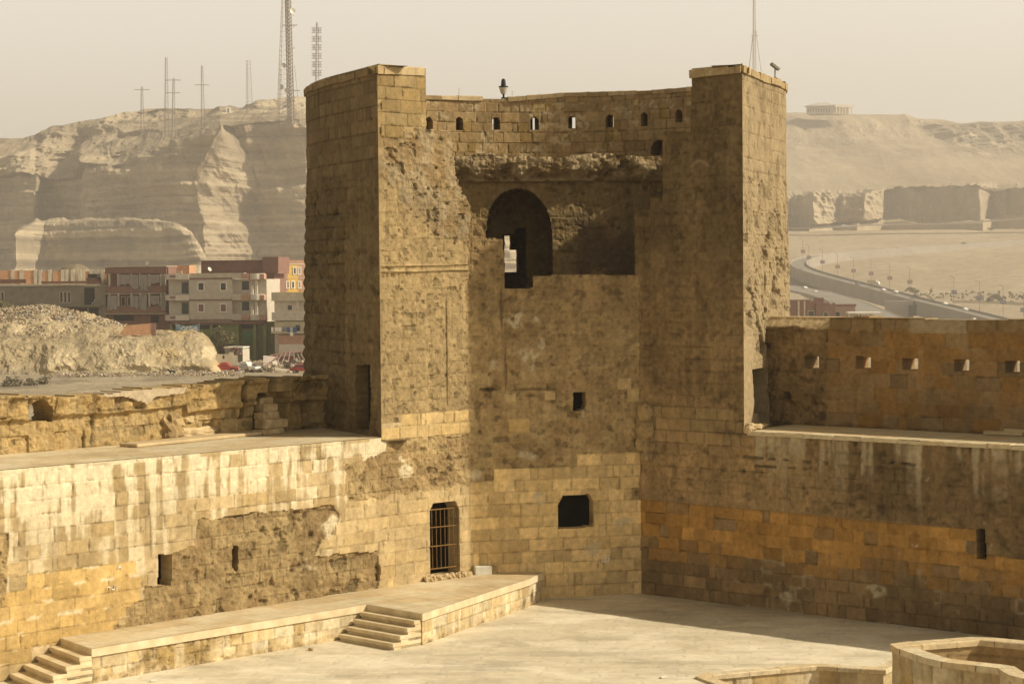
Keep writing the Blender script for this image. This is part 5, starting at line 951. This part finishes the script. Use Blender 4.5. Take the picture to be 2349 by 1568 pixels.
# ---- vehicles
PAINTR = mat('red_paint', (.33, .035, .03), .4, .1, 2., .1, spec=.5); PAINTW = mat('pale_paint', (.60, .62, .60), .4, .08, 2., 0, spec=.5); PAINTY = mat('yellow_vehicle_paint', (.5, .42, .10), .5, .1, 2.); TYR = mat('tyre_rubber', (.025, .025, .025), .9); HUB = mat('hub_grey', (.4, .39, .36), .5, .1, 5., .3); LMP = mat('clear_lamp', (.7, .68, .6), .2)
def prof(mb, pts, w):
    """side profile (x, z) extruded across y, cabin narrowed towards the roof"""
    zs = [p[1] for p in pts]; zm = max(zs); L_ = []
    for sgn in (-1, 1): L_.append([mb.bm.verts.new((p[0], sgn * w / 2 * (1 - .16 * max(0, (p[1] - .95)) / max(.01, zm - .95) if zm > 1.05 else 1), p[1])) for p in pts])
    mb.bm.faces.new(L_[0]); mb.bm.faces.new(L_[1][::-1]); n = len(pts)
    for i in range(n): mb.bm.faces.new((L_[0][(i + 1) % n], L_[0][i], L_[1][i], L_[1][(i + 1) % n]))
def wheels(t, xs, w, r=.36):
    for x in xs:
        for y in (-w / 2 + .06, w / 2 - .06): o = MB().bar((x, y - .12, r), (x, y + .12, r), r, 16).build('wheel', TYR, t); h = MB().bar((x, y - .135, r), (x, y + .135, r), r * .5, 10).build('hub', HUB, t); h.parent = o
def pickup(loc, rz, paint, label, group=None):
    t = empty('pickup_truck', loc, rz, label=label, cat='pickup truck', group=group)
    mb = MB(); prof(mb, [(-2.5, .45), (-2.5, 1.0), (-.4, 1.0), (-.4, .95), (1.05, .95), (2.45, .85), (2.55, .7), (2.55, .42), (1.95, .42), (1.85, .62), (1.6, .78), (1.35, .62), (1.25, .42), (-1.05, .42), (-1.15, .62), (-1.4, .78), (-1.65, .62), (-1.75, .42)], 1.75); mb.build('body', paint, t)
    mb = MB(); prof(mb, [(-.45, .95), (-.42, 1.62), (.55, 1.65), (1.15, .98)], 1.7); mb.build('cab', paint, t)
    mb = MB(); prof(mb, [(-.36, 1.08), (-.34, 1.5), (.5, 1.52), (.98, 1.08)], 1.72); mb.build('side_windows', GLD, t)
    for y in (-.8, .8): MB().box((-1.45, y, 1.1), (2.05, .07, .28)).build('bed_side', paint, t)
    MB().box((-2.46, 0, 1.1), (.07, 1.6, .28)).build('tailgate', paint, t); wheels(t, (-1.4, 1.6), 1.75)
    for y in (-.65, .65): MB().box((2.53, y, .72), (.06, .25, .14)).build('headlight', LMP, t)
    MB().box((2.56, 0, .5), (.12, 1.7, .14)).build('bumper', HUB, t); return t
pickup(gpx(512, 333, .05), -.06, PAINTR, 'faded red pickup truck parked at the foot of the sandstone bank')
pickup(gpx(562, 337, .05), -.5, PAINTW, 'pale blue-white pickup truck parked right of the red one')
t = empty('tipper_truck', gpx(624, 366), .15, label='old yellow truck half hidden behind the dark rubble', cat='truck')
mb = MB(); mb.box((0, 0, 1.4), (3.6, 2, 1.0), bev=.08); mb.build('load_bed', PAINTY, t); mb = MB(); prof(mb, [(1.9, .6), (1.9, 2.3), (2.9, 2.3), (3.3, 1.5), (3.4, .6)], 2.); mb.build('cab', PAINTY, t); MB().box((2.5, 0, 1.9), (.8, 2.04, .5)).build('side_windows', GLD, t); MB().box((.8, 0, .75), (5, .9, .2)).build('chassis', TYR, t); wheels(t, (-1.0, 2.5), 2., .48)
t = empty('parked_car', gpx(697, 322), -.1, label='red car almost hidden by the edge of the tower', cat='car')
def carbody(t, paint):
    mb = MB(); prof(mb, [(-2.15, .4), (-2.2, .8), (-1.9, .95), (1.0, .92), (2.0, .78), (2.15, .6), (2.1, .36), (1.75, .36), (1.6, .6), (1.35, .68), (1.1, .6), (.98, .36), (-1.0, .36), (-1.15, .6), (-1.35, .68), (-1.6, .6), (-1.75, .36)], 1.7); mb.build('body', paint, t)
    mb = MB(); prof(mb, [(-1.75, .93), (-1.2, 1.38), (.2, 1.4), (.95, .93)], 1.6); mb.build('cabin', paint, t); mb = MB(); prof(mb, [(-1.55, .98), (-1.12, 1.31), (.15, 1.33), (.78, .98)], 1.63); mb.build('side_windows', GLD, t); wheels(t, (-1.38, 1.35), 1.68, .32)
carbody(t, PAINTR)
t = empty('collapsed_roof', gpx(655, 345), 0, label='collapsed timber roof frame with pink-grey sheets on the rubble near the tower', cat='ruin'); WOOD = mat('pink_timber', (.34, .20, .16), .8, .2, 3.)
A_ = np.array([0, 0, 3.6])
for i in range(7):
    x = -3.4 + i * 1.3; MB().bar((x, -2.2, .3), (x * .5 + .4, 0, 3.2 - abs(i - 3) * .25), .10).build('rafter', WOOD, t)
MB().bar((-2.6, 0, 2.5), (3.0, 0, 3.1), .12).build('ridge_beam', WOOD, t); MB().box((-2.4, -.9, 1.5), (2.6, 2.4, .06), .1, .8, .1).build('sheet', mat('faded_sheet', (.48, .40, .34), .8, .15, 2.), t)
t = empty('debris_slabs', gpx(645, 330)); t.name = 'concrete_slab'; tag(t, 'broken pale concrete slab lying in front of the collapsed roof', 'slab'); MB().box((0, 0, .3), (2.4, 1.2, .5), .2, .1, .15, bev=.06).build('slab', CONL, t); MB().box((1.5, -.2, .2), (.9, .8, .4), .6, .2, 0, bev=.05).build('fragment', CONL, t)
# dog: one skinned body
def skinned(name, verts, edges, radii, m):
    me = bpy.data.meshes.new(name); me.from_pydata(verts, edges, []); o = bpy.data.objects.new(name, me); COL.objects.link(o); me.materials.append(m); md = o.modifiers.new('s', 'SKIN'); 
    for i, r in enumerate(radii): me.skin_vertices[0].data[i].radius = (r, r)
    me.skin_vertices[0].data[0].use_root = True; o.modifiers.new('u', 'SUBSURF').levels = 1; o.modifiers['u'].render_levels = 1; return o
dv = [(0, 0, .62), (.28, 0, .60), (-.3, 0, .62), (.42, 0, .72), (.55, 0, .82), (.74, 0, .78), (-.48, 0, .66), (-.72, 0, .82), (.28, -.09, .38), (.30, -.10, .2), (.28, -.10, .02), (.28, .09, .38), (.34, .10, .2), (.36, .10, .02), (-.3, -.1, .42), (-.4, -.1, .24), (-.36, -.1, .02), (-.3, .1, .42), (-.44, .1, .26), (-.42, .1, .02), (.52, .05, .94), (.52, -.05, .94)]
de = [(0, 1), (0, 2), (1, 3), (3, 4), (4, 5), (2, 6), (6, 7), (1, 8), (8, 9), (9, 10), (1, 11), (11, 12), (12, 13), (2, 14), (14, 15), (15, 16), (2, 17), (17, 18), (18, 19), (4, 20), (4, 21)]
dr = [.14, .16, .12, .09, .09, .04, .04, .02, .07, .035, .03, .07, .035, .03, .08, .035, .03, .08, .035, .03, .02, .02]
if 'skin' or True:
    me = bpy.data.meshes.new('dog'); me.from_pydata(dv, de, []); dog = bpy.data.objects.new('dog', me); COL.objects.link(dog); me.materials.append(mat('black_fur', (.03, .026, .022), .9)); md = dog.modifiers.new('skin', 'SKIN')
    for i, r in enumerate(dr): me.skin_vertices[0].data[i].radius = (r, r)
    dog.modifiers.new('sub', 'SUBSURF').render_levels = 1
dog.location = gpx(394, 312, 0); dog.rotation_euler[2] = math.pi; dog.scale = (1.1, 1.1, 1.1); tag(dog, 'black dog walking left across the dusty open ground', 'dog')
# ---- trees and shrubs beyond the wall
LEAF = mat('dusty_leaf', (.10, .095, .045), .9, .4, 1.5, c2=(.15, .14, .07)); LEAF2 = mat('olive_leaf', (.12, .11, .05), .9, .35, 1.5, c2=(.19, .16, .08)); BARK = mat('bark', (.10, .075, .05), .95, .2, 4.)
def leaves(name, m, parent, clumps, n, size, seed, dens=1.):
    rg = np.random.RandomState(seed); V = np.zeros((n * 4, 3)); cl_ = np.array(clumps, float); k = rg.randint(len(cl_), size=n); d = rg.normal(size=(n, 3)); d /= np.linalg.norm(d, axis=1)[:, None]; r = rg.rand(n) ** .45
    c = cl_[k, :3] + d * (cl_[k, 3] * r)[:, None] * np.array([1, 1, .75]); a = rg.normal(size=(n, 3)); a /= np.linalg.norm(a, axis=1)[:, None]; b = np.cross(a, rg.normal(size=(n, 3))); b /= np.linalg.norm(b, axis=1)[:, None]; s = size * rg.uniform(.6, 1.4, n)[:, None]
    for i, (p, q) in enumerate(((-1, -.5), (1, -.5), (1, .5), (-1, .5))): V[i::4] = c + a * s * p + b * s * q
    return link(name, npmesh(name, V, np.arange(n * 4).reshape(-1, 4)), m, parent, False)
def tree(loc, h, r, label, seed, name='tree', n=1400, leaf=None, cat='tree', sz=.17, trunk=True, bare=.0, group=None):
    t = empty(name, loc, label=label, cat=cat, group=group); rg = random.Random(seed); mb = MB(); cl_ = []
    if trunk: mb.bar((0, 0, -.3), (.1, 0, h * .45), r * .07, 8, r * .05)
    for i in range(9 if trunk else 7):
        a = rg.uniform(0, 6.28); e = (r * .75 * math.cos(a) * rg.uniform(.4, 1), r * .75 * math.sin(a) * rg.uniform(.4, 1), h * rg.uniform(.5, .92) if trunk else h * rg.uniform(.25, .8)); mb.bar((0, 0, h * (.3 if trunk else 0)), e, r * .035, 5, r * .01); cl_.append((*e, r * rg.uniform(.28, .5)))
        for j in range(3): f = [e[q] + rg.uniform(-1, 1) * r * .4 for q in range(3)]; mb.bar(e, f, r * .012, 4, r * .005)
    mb.build('trunk' if trunk else 'stems', BARK, t); leaves('crown', leaf or LEAF, t, cl_, n, sz, seed); return t
tree(gpx(512, 353), 7.5, 3.1, 'thin dusty tree standing in front of the green shops', 3, n=1000)
tree(gpx(366, 352, 1), 4.8, 2.6, 'dark round shrub between the brown flats and the banner', 4, 'shrub', 1500, cat='shrub', trunk=False)
tree(gpx(318, 355, 3), 5.2, 2.7, 'dark shrub growing at the foot of the curtained flats', 5, 'shrub', 1500, cat='shrub', trunk=False)
tree(uy(20, 745, 358), 4.3, 3.2, 'broad olive green shrub at the left edge above the rubble heap', 6, 'shrub', 2600, LEAF2, cat='shrub', trunk=False)
tree(gpx(528, 345, .5), 3.2, 1.6, 'small brownish tree behind the grey container', 7, n=500, leaf=mat('brown_leaf', (.22, .13, .09), .9, .3, 2.), sz=.13)
for i, (u_, d_) in enumerate(((20, 276), (60, 279), (85, 283))): tree(gpx(u_, d_, -.3), 1.5, 1.8, ('low dry grey scrub nearest the left edge below the bank', 'low dry grey scrub in the middle of three below the bank', 'low dry grey scrub right of its neighbours below the bank')[i], 60 + i, 'dry_scrub', 420, mat('dry_leaf', (.22, .19, .13), .95, .3, 2.), 'scrub', .12, False, group='dry scrub below the sandstone bank')
# ---- radio masts on the left hill
MST = mat('mast_steel', (.20, .17, .15), .6, .1, 1., .3); MSTL = mat('pale_mast_steel', (.42, .38, .34), .6, .1, 1., .2); MR = mat('mast_paint_red', (.30, .13, .10), .6, .1, 1.)
def lattice(mb, d, ub, vb, ut, vt, wb, wt, n, r, sides=3):
    B0 = np.array(uy(ub, vb, d)); T0 = np.array(uy(ut, vt, d)); k = d / FPX; wb *= k; wt *= k
    cor = [(math.cos(a), math.sin(a)) for a in (np.arange(sides) * 2 * math.pi / sides + .4)]; P = []
    for i in range(n + 1):
        t = i / n; c = B0 * (1 - t) + T0 * t; w_ = (wb * (1 - t) + wt * t) / 1.8; P.append([c + np.array([x * w_, y * w_, 0]) for x, y in cor])
    for j in range(sides):
        mb.bar(P[0][j], P[-1][j], r, 4)
        for i in range(n): mb.bar(P[i][j], P[i + 1][(j + 1) % sides], r * .45, 3); mb.bar(P[i + 1][j], P[i + 1][(j + 1) % sides], r * .5, 3)
    return B0
def hbar(t, d, u0_, u1_, v, r=.22): return MB().bar(uy(u0_, v, d), uy(u1_, v, d), r, 4).build('cross_arm', MST, t, True)
MD = 1500
def mast(ub, vb, ut, vt, wb, wt, n, label, r=.16, arms=(), d=MD, m=None, sides=3):
    t = empty('radio_mast', uy(ub, vb, d), label=label, cat='radio mast'); mb = MB(); lattice(mb, d, ub, vb, ut, vt, wb, wt, n, r, sides); mb.build('lattice', m or MST, t, True)
    for a in arms: hbar(t, d, *a)
    return t
mast(326, 312, 325, 199, 10, 4, 16, 'short lattice mast with one crossbar, leftmost on the ridge', arms=((308, 343, 206),))
mast(381, 315, 381, 132, 11, 5, 24, 'tall plain lattice mast second from the left on the ridge')
mast(397, 315, 398, 180, 9, 4, 18, 'lattice mast with two crossbars close beside the tall plain one', arms=((378, 415, 184), (380, 413, 213)))
mast(465, 305, 463, 151, 10, 4, 20, 'slim lattice mast with one crossbar in the middle of the ridge', arms=((447, 480, 195),))
mast(571, 262, 569, 139, 17, 9, 13, 'wide straight lattice mast without crossbars left of the great mast', .14)
mast(643, 262, 642, 142, 9, 5, 12, 'thin lattice mast half hidden behind the great dish mast', .14, m=MSTL)
t = empty('radio_mast', uy(655, 290, 1440), label='great red and grey telecom mast with microwave dishes running out of the picture top', cat='radio mast')
mb = MB(); lattice(mb, 1440, 668, 285, 659, -60, 13, 11, 40, .42, 4); mb.build('lattice', MST, t, True); mb = MB(); lattice(mb, 1450, 645, 270, 652, -60, 24, 8, 30, .22, 3); mb.build('stay_frame', MSTL, t, True)
mb = MB(); [mb.bar(uy(668 + k, 285, 1439), uy(659 + k * .8, -60, 1439), .24, 4) for k in (-3.2, 1.6)]; [mb.bar(uy(664.5 - i * .155, 285 - i * 5.9, 1439), uy(670 - i * .155, 285 - i * 5.9, 1439), .16, 3) for i in range(58)]; mb.build('cable_ladder', mat('ladder_steel', (.26, .23, .21), .7, .1, .2), t, True); MB().bar(uy(690, 285, 1440), uy(676, 150, 1440), .25, 4).build('stay', MSTL, t, True)  # cable ladder in a plain mid-grey steel colour
for a in ((648, 682, 58), (654, 687, 208), (640, 676, 268)): hbar(t, 1438, *a, .3)
for (u_, v_, r, fc) in ((671, 26, 2.1, (.3, -.9, .1)), (672, 64, 1.9, (1, -.3, 0)), (671, 37, 1.2, (1, -.3, 0)), (672, 113, 1.7, (1, -.3, 0)), (651, 151, 2.0, (0, -1, .1)), (648, 200, 1.9, (-.5, -.7, 0)), (658, 210, 2.4, (0, -1, .1))): dish(u_, v_, 1434, r, None, fc, WHT if v_ < 30 else MSTL, t, 'microwave_dish')
t = mast(727, 300, 727, 52, 13, 4, 26, 'aerial mast carrying six stacked square antenna bays just left of the tower top', .2)
for i in range(6):
    v0 = 64 + i * 19.5; mb = MB()
    for u_ in (718.5, 734.5):
        mb.bar(uy(u_, v0, MD), uy(u_, v0 + 12, MD), .3, 4)
    for k in range(3): mb.bar(uy(714, v0 + k * 6, MD), uy(739, v0 + k * 6, MD), .16, 4)
    for u_ in (722, 731): mb.bar(uy(u_, v0, MD), uy(u_, v0 + 12, MD), .25, 4)
    mb.build('antenna_bay', MST, t, True)
mast(1053, 330, 1053, 201, 3, 1.5, 14, 'tiny distant mast tip showing left of the parapet lamp', .12, d=1900, m=MSTL); mast(1175, 330, 1175, 208, 3, 1.5, 14, 'tiny distant mast tip showing right of the parapet lamp', .12, d=1900, m=MSTL)
t = mast(1731, 300, 1730, -20, 9, 4.5, 34, 'tall guyed lattice mast with splayed legs behind the right tower corner', .26, d=1500, m=MSTL)
for a, b in ((1718, 155), (1746, 155)): MB().bar(uy(a + (a - 1731) * 1.2, 300, 1500), uy(1731 + (a - 1731) * .2, 70, 1500), .3, 4).build('stay', MSTL, t, True)
MB().bar(uy(1722, 82, 1500), uy(1740, 82, 1500), .2, 4).build('cross_arm', MSTL, t, True)
# hilltop hut, dishes, cabins on the bench
t = empty('hilltop_hut', uy(523, 262, 1680), label='small white hut with an arched doorway on the left skyline', cat='hut'); F = Fac(t, 523, 1680, .1); F.box('wall', WHT, 518, 246, 529, 262, 0, -4); F.box('doorway', DRK, 522, 249, 525, 262, .1, -.1)
dish(544, 276, 1600, 2.2, 'small white satellite dish on the cliff edge right of the white hut', (0, -1, .3)); dish(560, 281, 1590, 2.6, 'larger pale satellite dish on the cliff edge near the great mast', (0, -1, .3))
# ---- right hand distance
t = empty('hilltop_building', uy(1900, 260, 2650), label='long pale building with a low hipped roof on the right skyline', cat='building'); F = Fac(t, 1895, 2650, -.35); HB = mat('shaded_render', (.42, .40, .34), .9, .08, .2)
F.box('wall', HB, 1850, 245, 1912, 262, 0, -30); F.box('roof', HB, 1846, 242, 1914, 246, 3, -33); mb = MB(); mb.hull([F.pt(1848, 243, 2), F.pt(1914, 243, 2), F.pt(1850, 243, -30), F.pt(1914, 243, -30), F.pt(1872, 234, -12), F.pt(1895, 234, -12), F.pt(1872, 234, -18), F.pt(1895, 234, -18)]); mb.build('hipped_roof', HB, t, True)
F2 = Fac(t, 1912, 2640, .5); F2.box('side_wall', CONL, 1912, 244, 1945, 262, 0, -20); F2.box('colonnade_roof', CONL, 1912, 242, 1955, 246, 4, -20)
for i in range(6): F2.box('column', CONL, 1914 + i * 7, 246, 1916 + i * 7, 262, 4, 3)
for i in range(10): F.box('window', GLD, 1853 + i * 6, 249, 1855.5 + i * 6, 257, .4, -.2)
# roads
ASPH = mat('asphalt_road', (.22, .20, .17), .9, .12, .1); KERB = mat('parapet_concrete', (.30, .27, .22), .9, .1, .1); KERBL = mat('pale_kerb', (.55, .48, .36), .9, .1, .1)
def road(name, pts, w, label=None, skirt=0, par=.9, kerb=None, km=None):
    P = smooth([tuple(uy(*p)) for p in pts], 10); T = np.gradient(P, axis=0); T = T[:, :2] / np.hypot(T[:, 0], T[:, 1])[:, None]; N = np.stack([-T[:, 1], T[:, 0]], -1); n = len(P)
    L_ = np.column_stack([P[:, :2] + N * w / 2, P[:, 2]]); R_ = np.column_stack([P[:, :2] - N * w / 2, P[:, 2]]); V = np.vstack([L_, R_]); Q = [(i, i + 1, n + i + 1, n + i) for i in range(n - 1)]
    o = link(name, npmesh(name, V, np.array(Q)), ASPH); o['kind'] = 'structure'
    for E_, sg in ((L_, 1), (R_, -1)):
        a = E_.copy(); a[:, 2] += par; b = E_.copy(); b[:, 2] -= skirt; c = E_.copy(); c[:, :2] += N * sg * .5; c[:, 2] += par; d_ = c.copy(); d_[:, 2] = b[:, 2]
        V = np.vstack([b, a, c, d_]); Q = [(i + k * n, i + 1 + k * n, i + 1 + ((k + 1) % 4) * n, i + ((k + 1) % 4) * n) for k in range(4) for i in range(n - 1)]
        q_ = link('road_parapet', npmesh('road_parapet', V, np.array(Q)), km or KERB); q_['kind'] = 'structure'
    return P
RP1 = [(2600, 532, 1800), (2349, 553, 1720), (2180, 564, 1660), (2030, 574, 1600), (1930, 582, 1560), (1865, 590, 1510), (1836, 600, 1455), (1834, 611, 1400), (1862, 624, 1340), (1925, 642, 1270), (2000, 661, 1210), (2100, 688, 1140), (2200, 712, 1080), (2349, 750, 1000), (2480, 785, 950)]
road('road', RP1, 10.5, skirt=7, par=1.1)
road('road', [(1790, 655, 1150), (1860, 668, 1110), (1920, 684, 1070), (2000, 716, 980), (2060, 745, 900)], 16, skirt=1, par=.2)
road('road', [(1790, 524, 1850), (1900, 520, 1840), (2040, 514, 1850), (2180, 512, 1850), (2349, 500, 1850), (2500, 492, 1850)], 9, skirt=1, par=.3)
road('road', [(2190, 690, 1150), (2280, 692, 1140), (2349, 696, 1130), (2460, 704, 1110)], 9, skirt=1, par=.4, km=KERBL)
t = empty('bridge_pier', uy(2095, 735, 1140), label='broad concrete pier block under the curving flyover', cat='bridge pier'); F = Fac(t, 2075, 1125, -.2); F.box('pier', KERB, 2030, 690, 2095, 760, 0, -12); F.box('abutment', CON, 2092, 700, 2108, 722, .5, -8); F.box('opening', DRK, 2084, 699, 2104, 724, 1., .5)
def z8(x, y): return ((2100 + x * .4464) / 1.1988, (250 + y * .4464) / 1.1988)
# lamp posts with small advertising boards
BRD = mat('board_blue_grey', (.16, .15, .19), .7, .2, .3); BRD2 = mat('board_brown', (.25, .17, .15), .7, .2, .3)
posts = [(242, 988), (278, 1025), (362, 1053), (455, 1082), (553, 1107), (662, 1124), (777, 1152), (900, 1175), (1172, 1238), (1330, 1272), (1475, 1300), (1600, 1347)]
base = None
for i, (x, y) in enumerate(posts):
    u_, v_ = z8(x, y); d = float(np.interp(x, [242, 900, 1475, 1600], [1440, 1240, 1080, 1040])); p = uy(u_, v_, d)
    lab = ('board-carrying lamp post at the far bend of the flyover', 'lamp post with board, second from the bend of the flyover', 'lamp post with brown board, third from the bend', 'lamp post with brown board, fourth from the bend', 'lamp post with board, fifth from the bend of the flyover', 'lamp post with board, sixth from the bend of the flyover', 'lamp post with board, sixth from the right edge', 'lamp post with board, fifth from the right edge', 'lamp post with blue board, fourth from the right edge', 'lamp post with blue board, third from the right edge', 'lamp post with blue board, second from the right edge', 'lamp post with board cut by the right edge of the photo')[i]
    t = empty('lamp_post', (p[0], p[1], p[2] - 5.5), 0, label=lab, cat='lamp post', group='lamp posts with boards along the flyover')
    MB().bar((0, 0, -2), (0, 0, 14), .13, 5).build('pole', MST, t); MB().box((0, -.2, 5.5), (3.1, .25, 2.3)).build('board', BRD if i > 7 else BRD2, t); MB().bar((0, 0, 14), (-1.8, 0, 14.5), .1, 4).box((-2, 0, 14.45), (.9, .3, .2)).build('lamp_arm', MST, t)
# cars on the roads
cproto = None
CPW = mat('white_car_paint', (.75, .73, .68), .35, .05, 1.); CPD = mat('grey_car_paint', (.14, .14, .14), .35, .05, 1.)
cars = [(498, 829, 1840, 1, 'white van-like car at the foot of the quarry cliff'), (425, 1006, 1545, 1, 'white car on the far road left of the bend'), (820, 972, 1620, 0, 'dark car on the far road beyond the lamp posts'), (1232, 938, 1680, 0, 'dark car on the far road towards the right edge'), (230, 1100, 1370, 0, 'dark car at the bend of the flyover beside the tower'), (393, 1140, 1320, 0, 'grey car on the flyover below the third lamp post'),
        (255, 1215, 1130, 1, 'white car on the lower road nearest the tower'), (322, 1243, 1110, 1, 'white car on the lower road, right of another white one'), (580, 1190, 1235, 0, 'dark car on the flyover between the fifth and sixth lamp posts'), (738, 1228, 1190, 1, 'white car leading a pair on the middle of the flyover'), (815, 1240, 1175, 1, 'white car following close in a pair on the flyover'), (940, 1260, 1150, 0, 'dark car on the flyover right of the white pair'),
        (1118, 1313, 1095, 1, 'white car on the near part of the flyover'), (1242, 1348, 1065, 1, 'silver white car nearest on the flyover'), (1590, 1268, 1130, 0, 'dark car on the side road at the right edge'), (1298, 1412, 1040, 1, 'white car roof just above the right parapet'), (1545, 1420, 1015, 1, 'white car at the far right just above the parapet')]
def copy_tree(o, parent=None):
    c = o.copy(); COL.objects.link(c); c.parent = parent
    for ch in [q for q in bpy.data.objects if q.parent == o]: copy_tree(ch, c)
    return c
pr_ = {}
RP1w = np.array([uy(*p) for p in RP1])
for (x, y, d, wh, lab) in cars:
    u_, v_ = z8(x, y); p = uy(u_, v_ + 2, d)
    if wh not in pr_: t = empty('car', (0, 0, 0)); carbody(t, CPW if wh else CPD); pr_[wh] = t
    else: t = copy_tree(pr_[wh])
    i = int(np.argmin(np.hypot(RP1w[:, 0] - p[0], RP1w[:, 1] - p[1]))); i = min(max(i, 1), len(RP1w) - 2); dd = RP1w[i + 1] - RP1w[i - 1]
    t.location = p; t.scale = (1.15, 1.15, 1.15); t.rotation_euler = (0, 0, math.atan2(dd[1], dd[0]) if d < 1600 else .1); tag(t, lab, 'car', 'cars on the roads below the hills')
u_, v_ = z8(675, 1190); t = empty('delivery_van', uy(u_, v_ + 2, 1215), -.6, label='grey boxy truck on the flyover below the sixth lamp post', cat='van'); MB().box((-.5, 0, 1.7), (5.5, 2.3, 2.4), bev=.05).build('cargo_box', CONL, t); mb = MB(); prof(mb, [(2.3, .5), (2.3, 2.2), (3.3, 2.2), (3.9, 1.4), (3.9, .5)], 2.1); mb.build('cab', CPW, t); wheels(t, (-2, 2.9), 2.1, .45)
# bushes by the road
for i, (x, y, w_) in enumerate(((905, 1228, 3), (935, 1235, 2.5), (1325, 1280, 3.2), (1432, 1272, 3.6), (1460, 1280, 2.6), (1390, 1285, 2.4), (620, 1318, 3), (1400, 850, 3.5))):
    u_, v_ = z8(x, y); d = float(np.interp(x, [600, 1460], [1230, 1110])) if y > 900 else 1860; lab = ('dusty roadside bush beside the eighth lamp post', 'smaller roadside bush right of the eighth lamp post', 'dark roadside bush at the foot of the tenth lamp post', 'broadest dark bush between the last two lamp posts', 'small bush right of the broadest roadside bush', 'small bush left of the broadest roadside bush', 'bush below the flyover above the brick houses', 'lone bush at the foot of the right quarry cliff')[i]
    tree(uy(u_, v_ + 4, d), w_ * .9, w_ * 1.0, lab, 80 + i, 'roadside_bush', 200, mat('roadside_leaf', (.17, .155, .09), .9, .3, 1.),  'bush', .35, False, group='bushes beside the flyover')
rs = random.Random(12); cl_ = []
for i in range(110):
    u_, v_ = z8(rs.uniform(850, 1640), rs.gauss(1262, 16)); d = float(np.interp(u_, [2100, 2349], [1225, 1120])); p = uy(u_, v_, d); cl_.append((p[0], p[1], p[2], rs.uniform(.3, 1.5)))
o = leaves('scrub', MATS['roadside_leaf'], None, cl_, 2400, .3, 5); tag(o, 'straggling dusty scrub in a band along the side road', 'scrub', kind='stuff')
# brick houses at the right foot of the tower
B = empty('brick_house', uy(1870, 740, 520), label='red brick house with flat roof just right of the tower', cat='house'); F = Fac(B, 1870, 520, -.1)
F.box('wall', BRK, 1790, 690, 1872, 760, 0, -8); F.box('wall', MAU, 1872, 694, 1915, 760, .5, -7); F.box('parapet', SHUT, 1788, 687, 1860, 692, .1, -.3); F.box('column', CONL, 1830, 690, 1834, 742, .15, -.1); F.box('column', CONL, 1844, 690, 1847, 742, .15, -.1)
F.window(1853, 712, 1868, 726, CONL, GLD, .1); F.window(1889, 715, 1900, 728, CONL, GLD, .1, .12, .5); F.box('roof_clutter', SHUT, 1868, 683, 1890, 694, -1, -3)
dish(1908, 693, 515, .55, 'white satellite dish on the roof of the red brick house'); 
B = empty('brick_house', uy(1935, 745, 540), label='pale brown lower house between the red brick house and the white canopy', cat='house'); F = Fac(B, 1935, 540, -.1); F.box('wall', mat('brown_render', (.38, .26, .19), .9, .12, 1.), 1912, 700, 1962, 760, 0, -7); F.box('parapet', SHUT, 1910, 697, 1964, 703, .2, -.3); F.box('door', DRK, 1917, 716, 1926, 745, .1, -.1)
B = empty('canopy_shelter', uy(1982, 745, 530), label='flat white roofed open shelter on columns above the right parapet', cat='shelter'); F = Fac(B, 1982, 530, -.05); F.box('roof', WHT, 1945, 715, 2021, 719, 1, -5)
for a in (1946, 1968, 1990, 2000, 2016): F.box('column', PL_W, a, 719, a + 3, 750, .6, .2)
F.box('back_wall', PL_G, 1950, 721, 2010, 750, -4, -4.4); F.box('door', DRK, 1971, 722, 1979, 745, -3.9, -4.05)
# ---- haze: the dusty air over the whole place
mb = MB(); mb.box((0, 1300, 111), (9000, 5200, 350)); hz_ = mb.build('haze', None); m = bpy.data.materials.new('haze_air'); m.use_nodes = True; t_ = m.node_tree; t_.nodes.clear(); o_ = t_.nodes.new('ShaderNodeOutputMaterial'); v_ = t_.nodes.new('ShaderNodeVolumePrincipled')
v_.inputs['Density'].default_value = .00022; v_.inputs['Color'].default_value = (.94, .905, .86, 1); v_.inputs['Anisotropy'].default_value = .2; t_.links.new(v_.outputs[0], o_.inputs['Volume']); hz_.data.materials.append(m); hz_['kind'] = 'stuff'
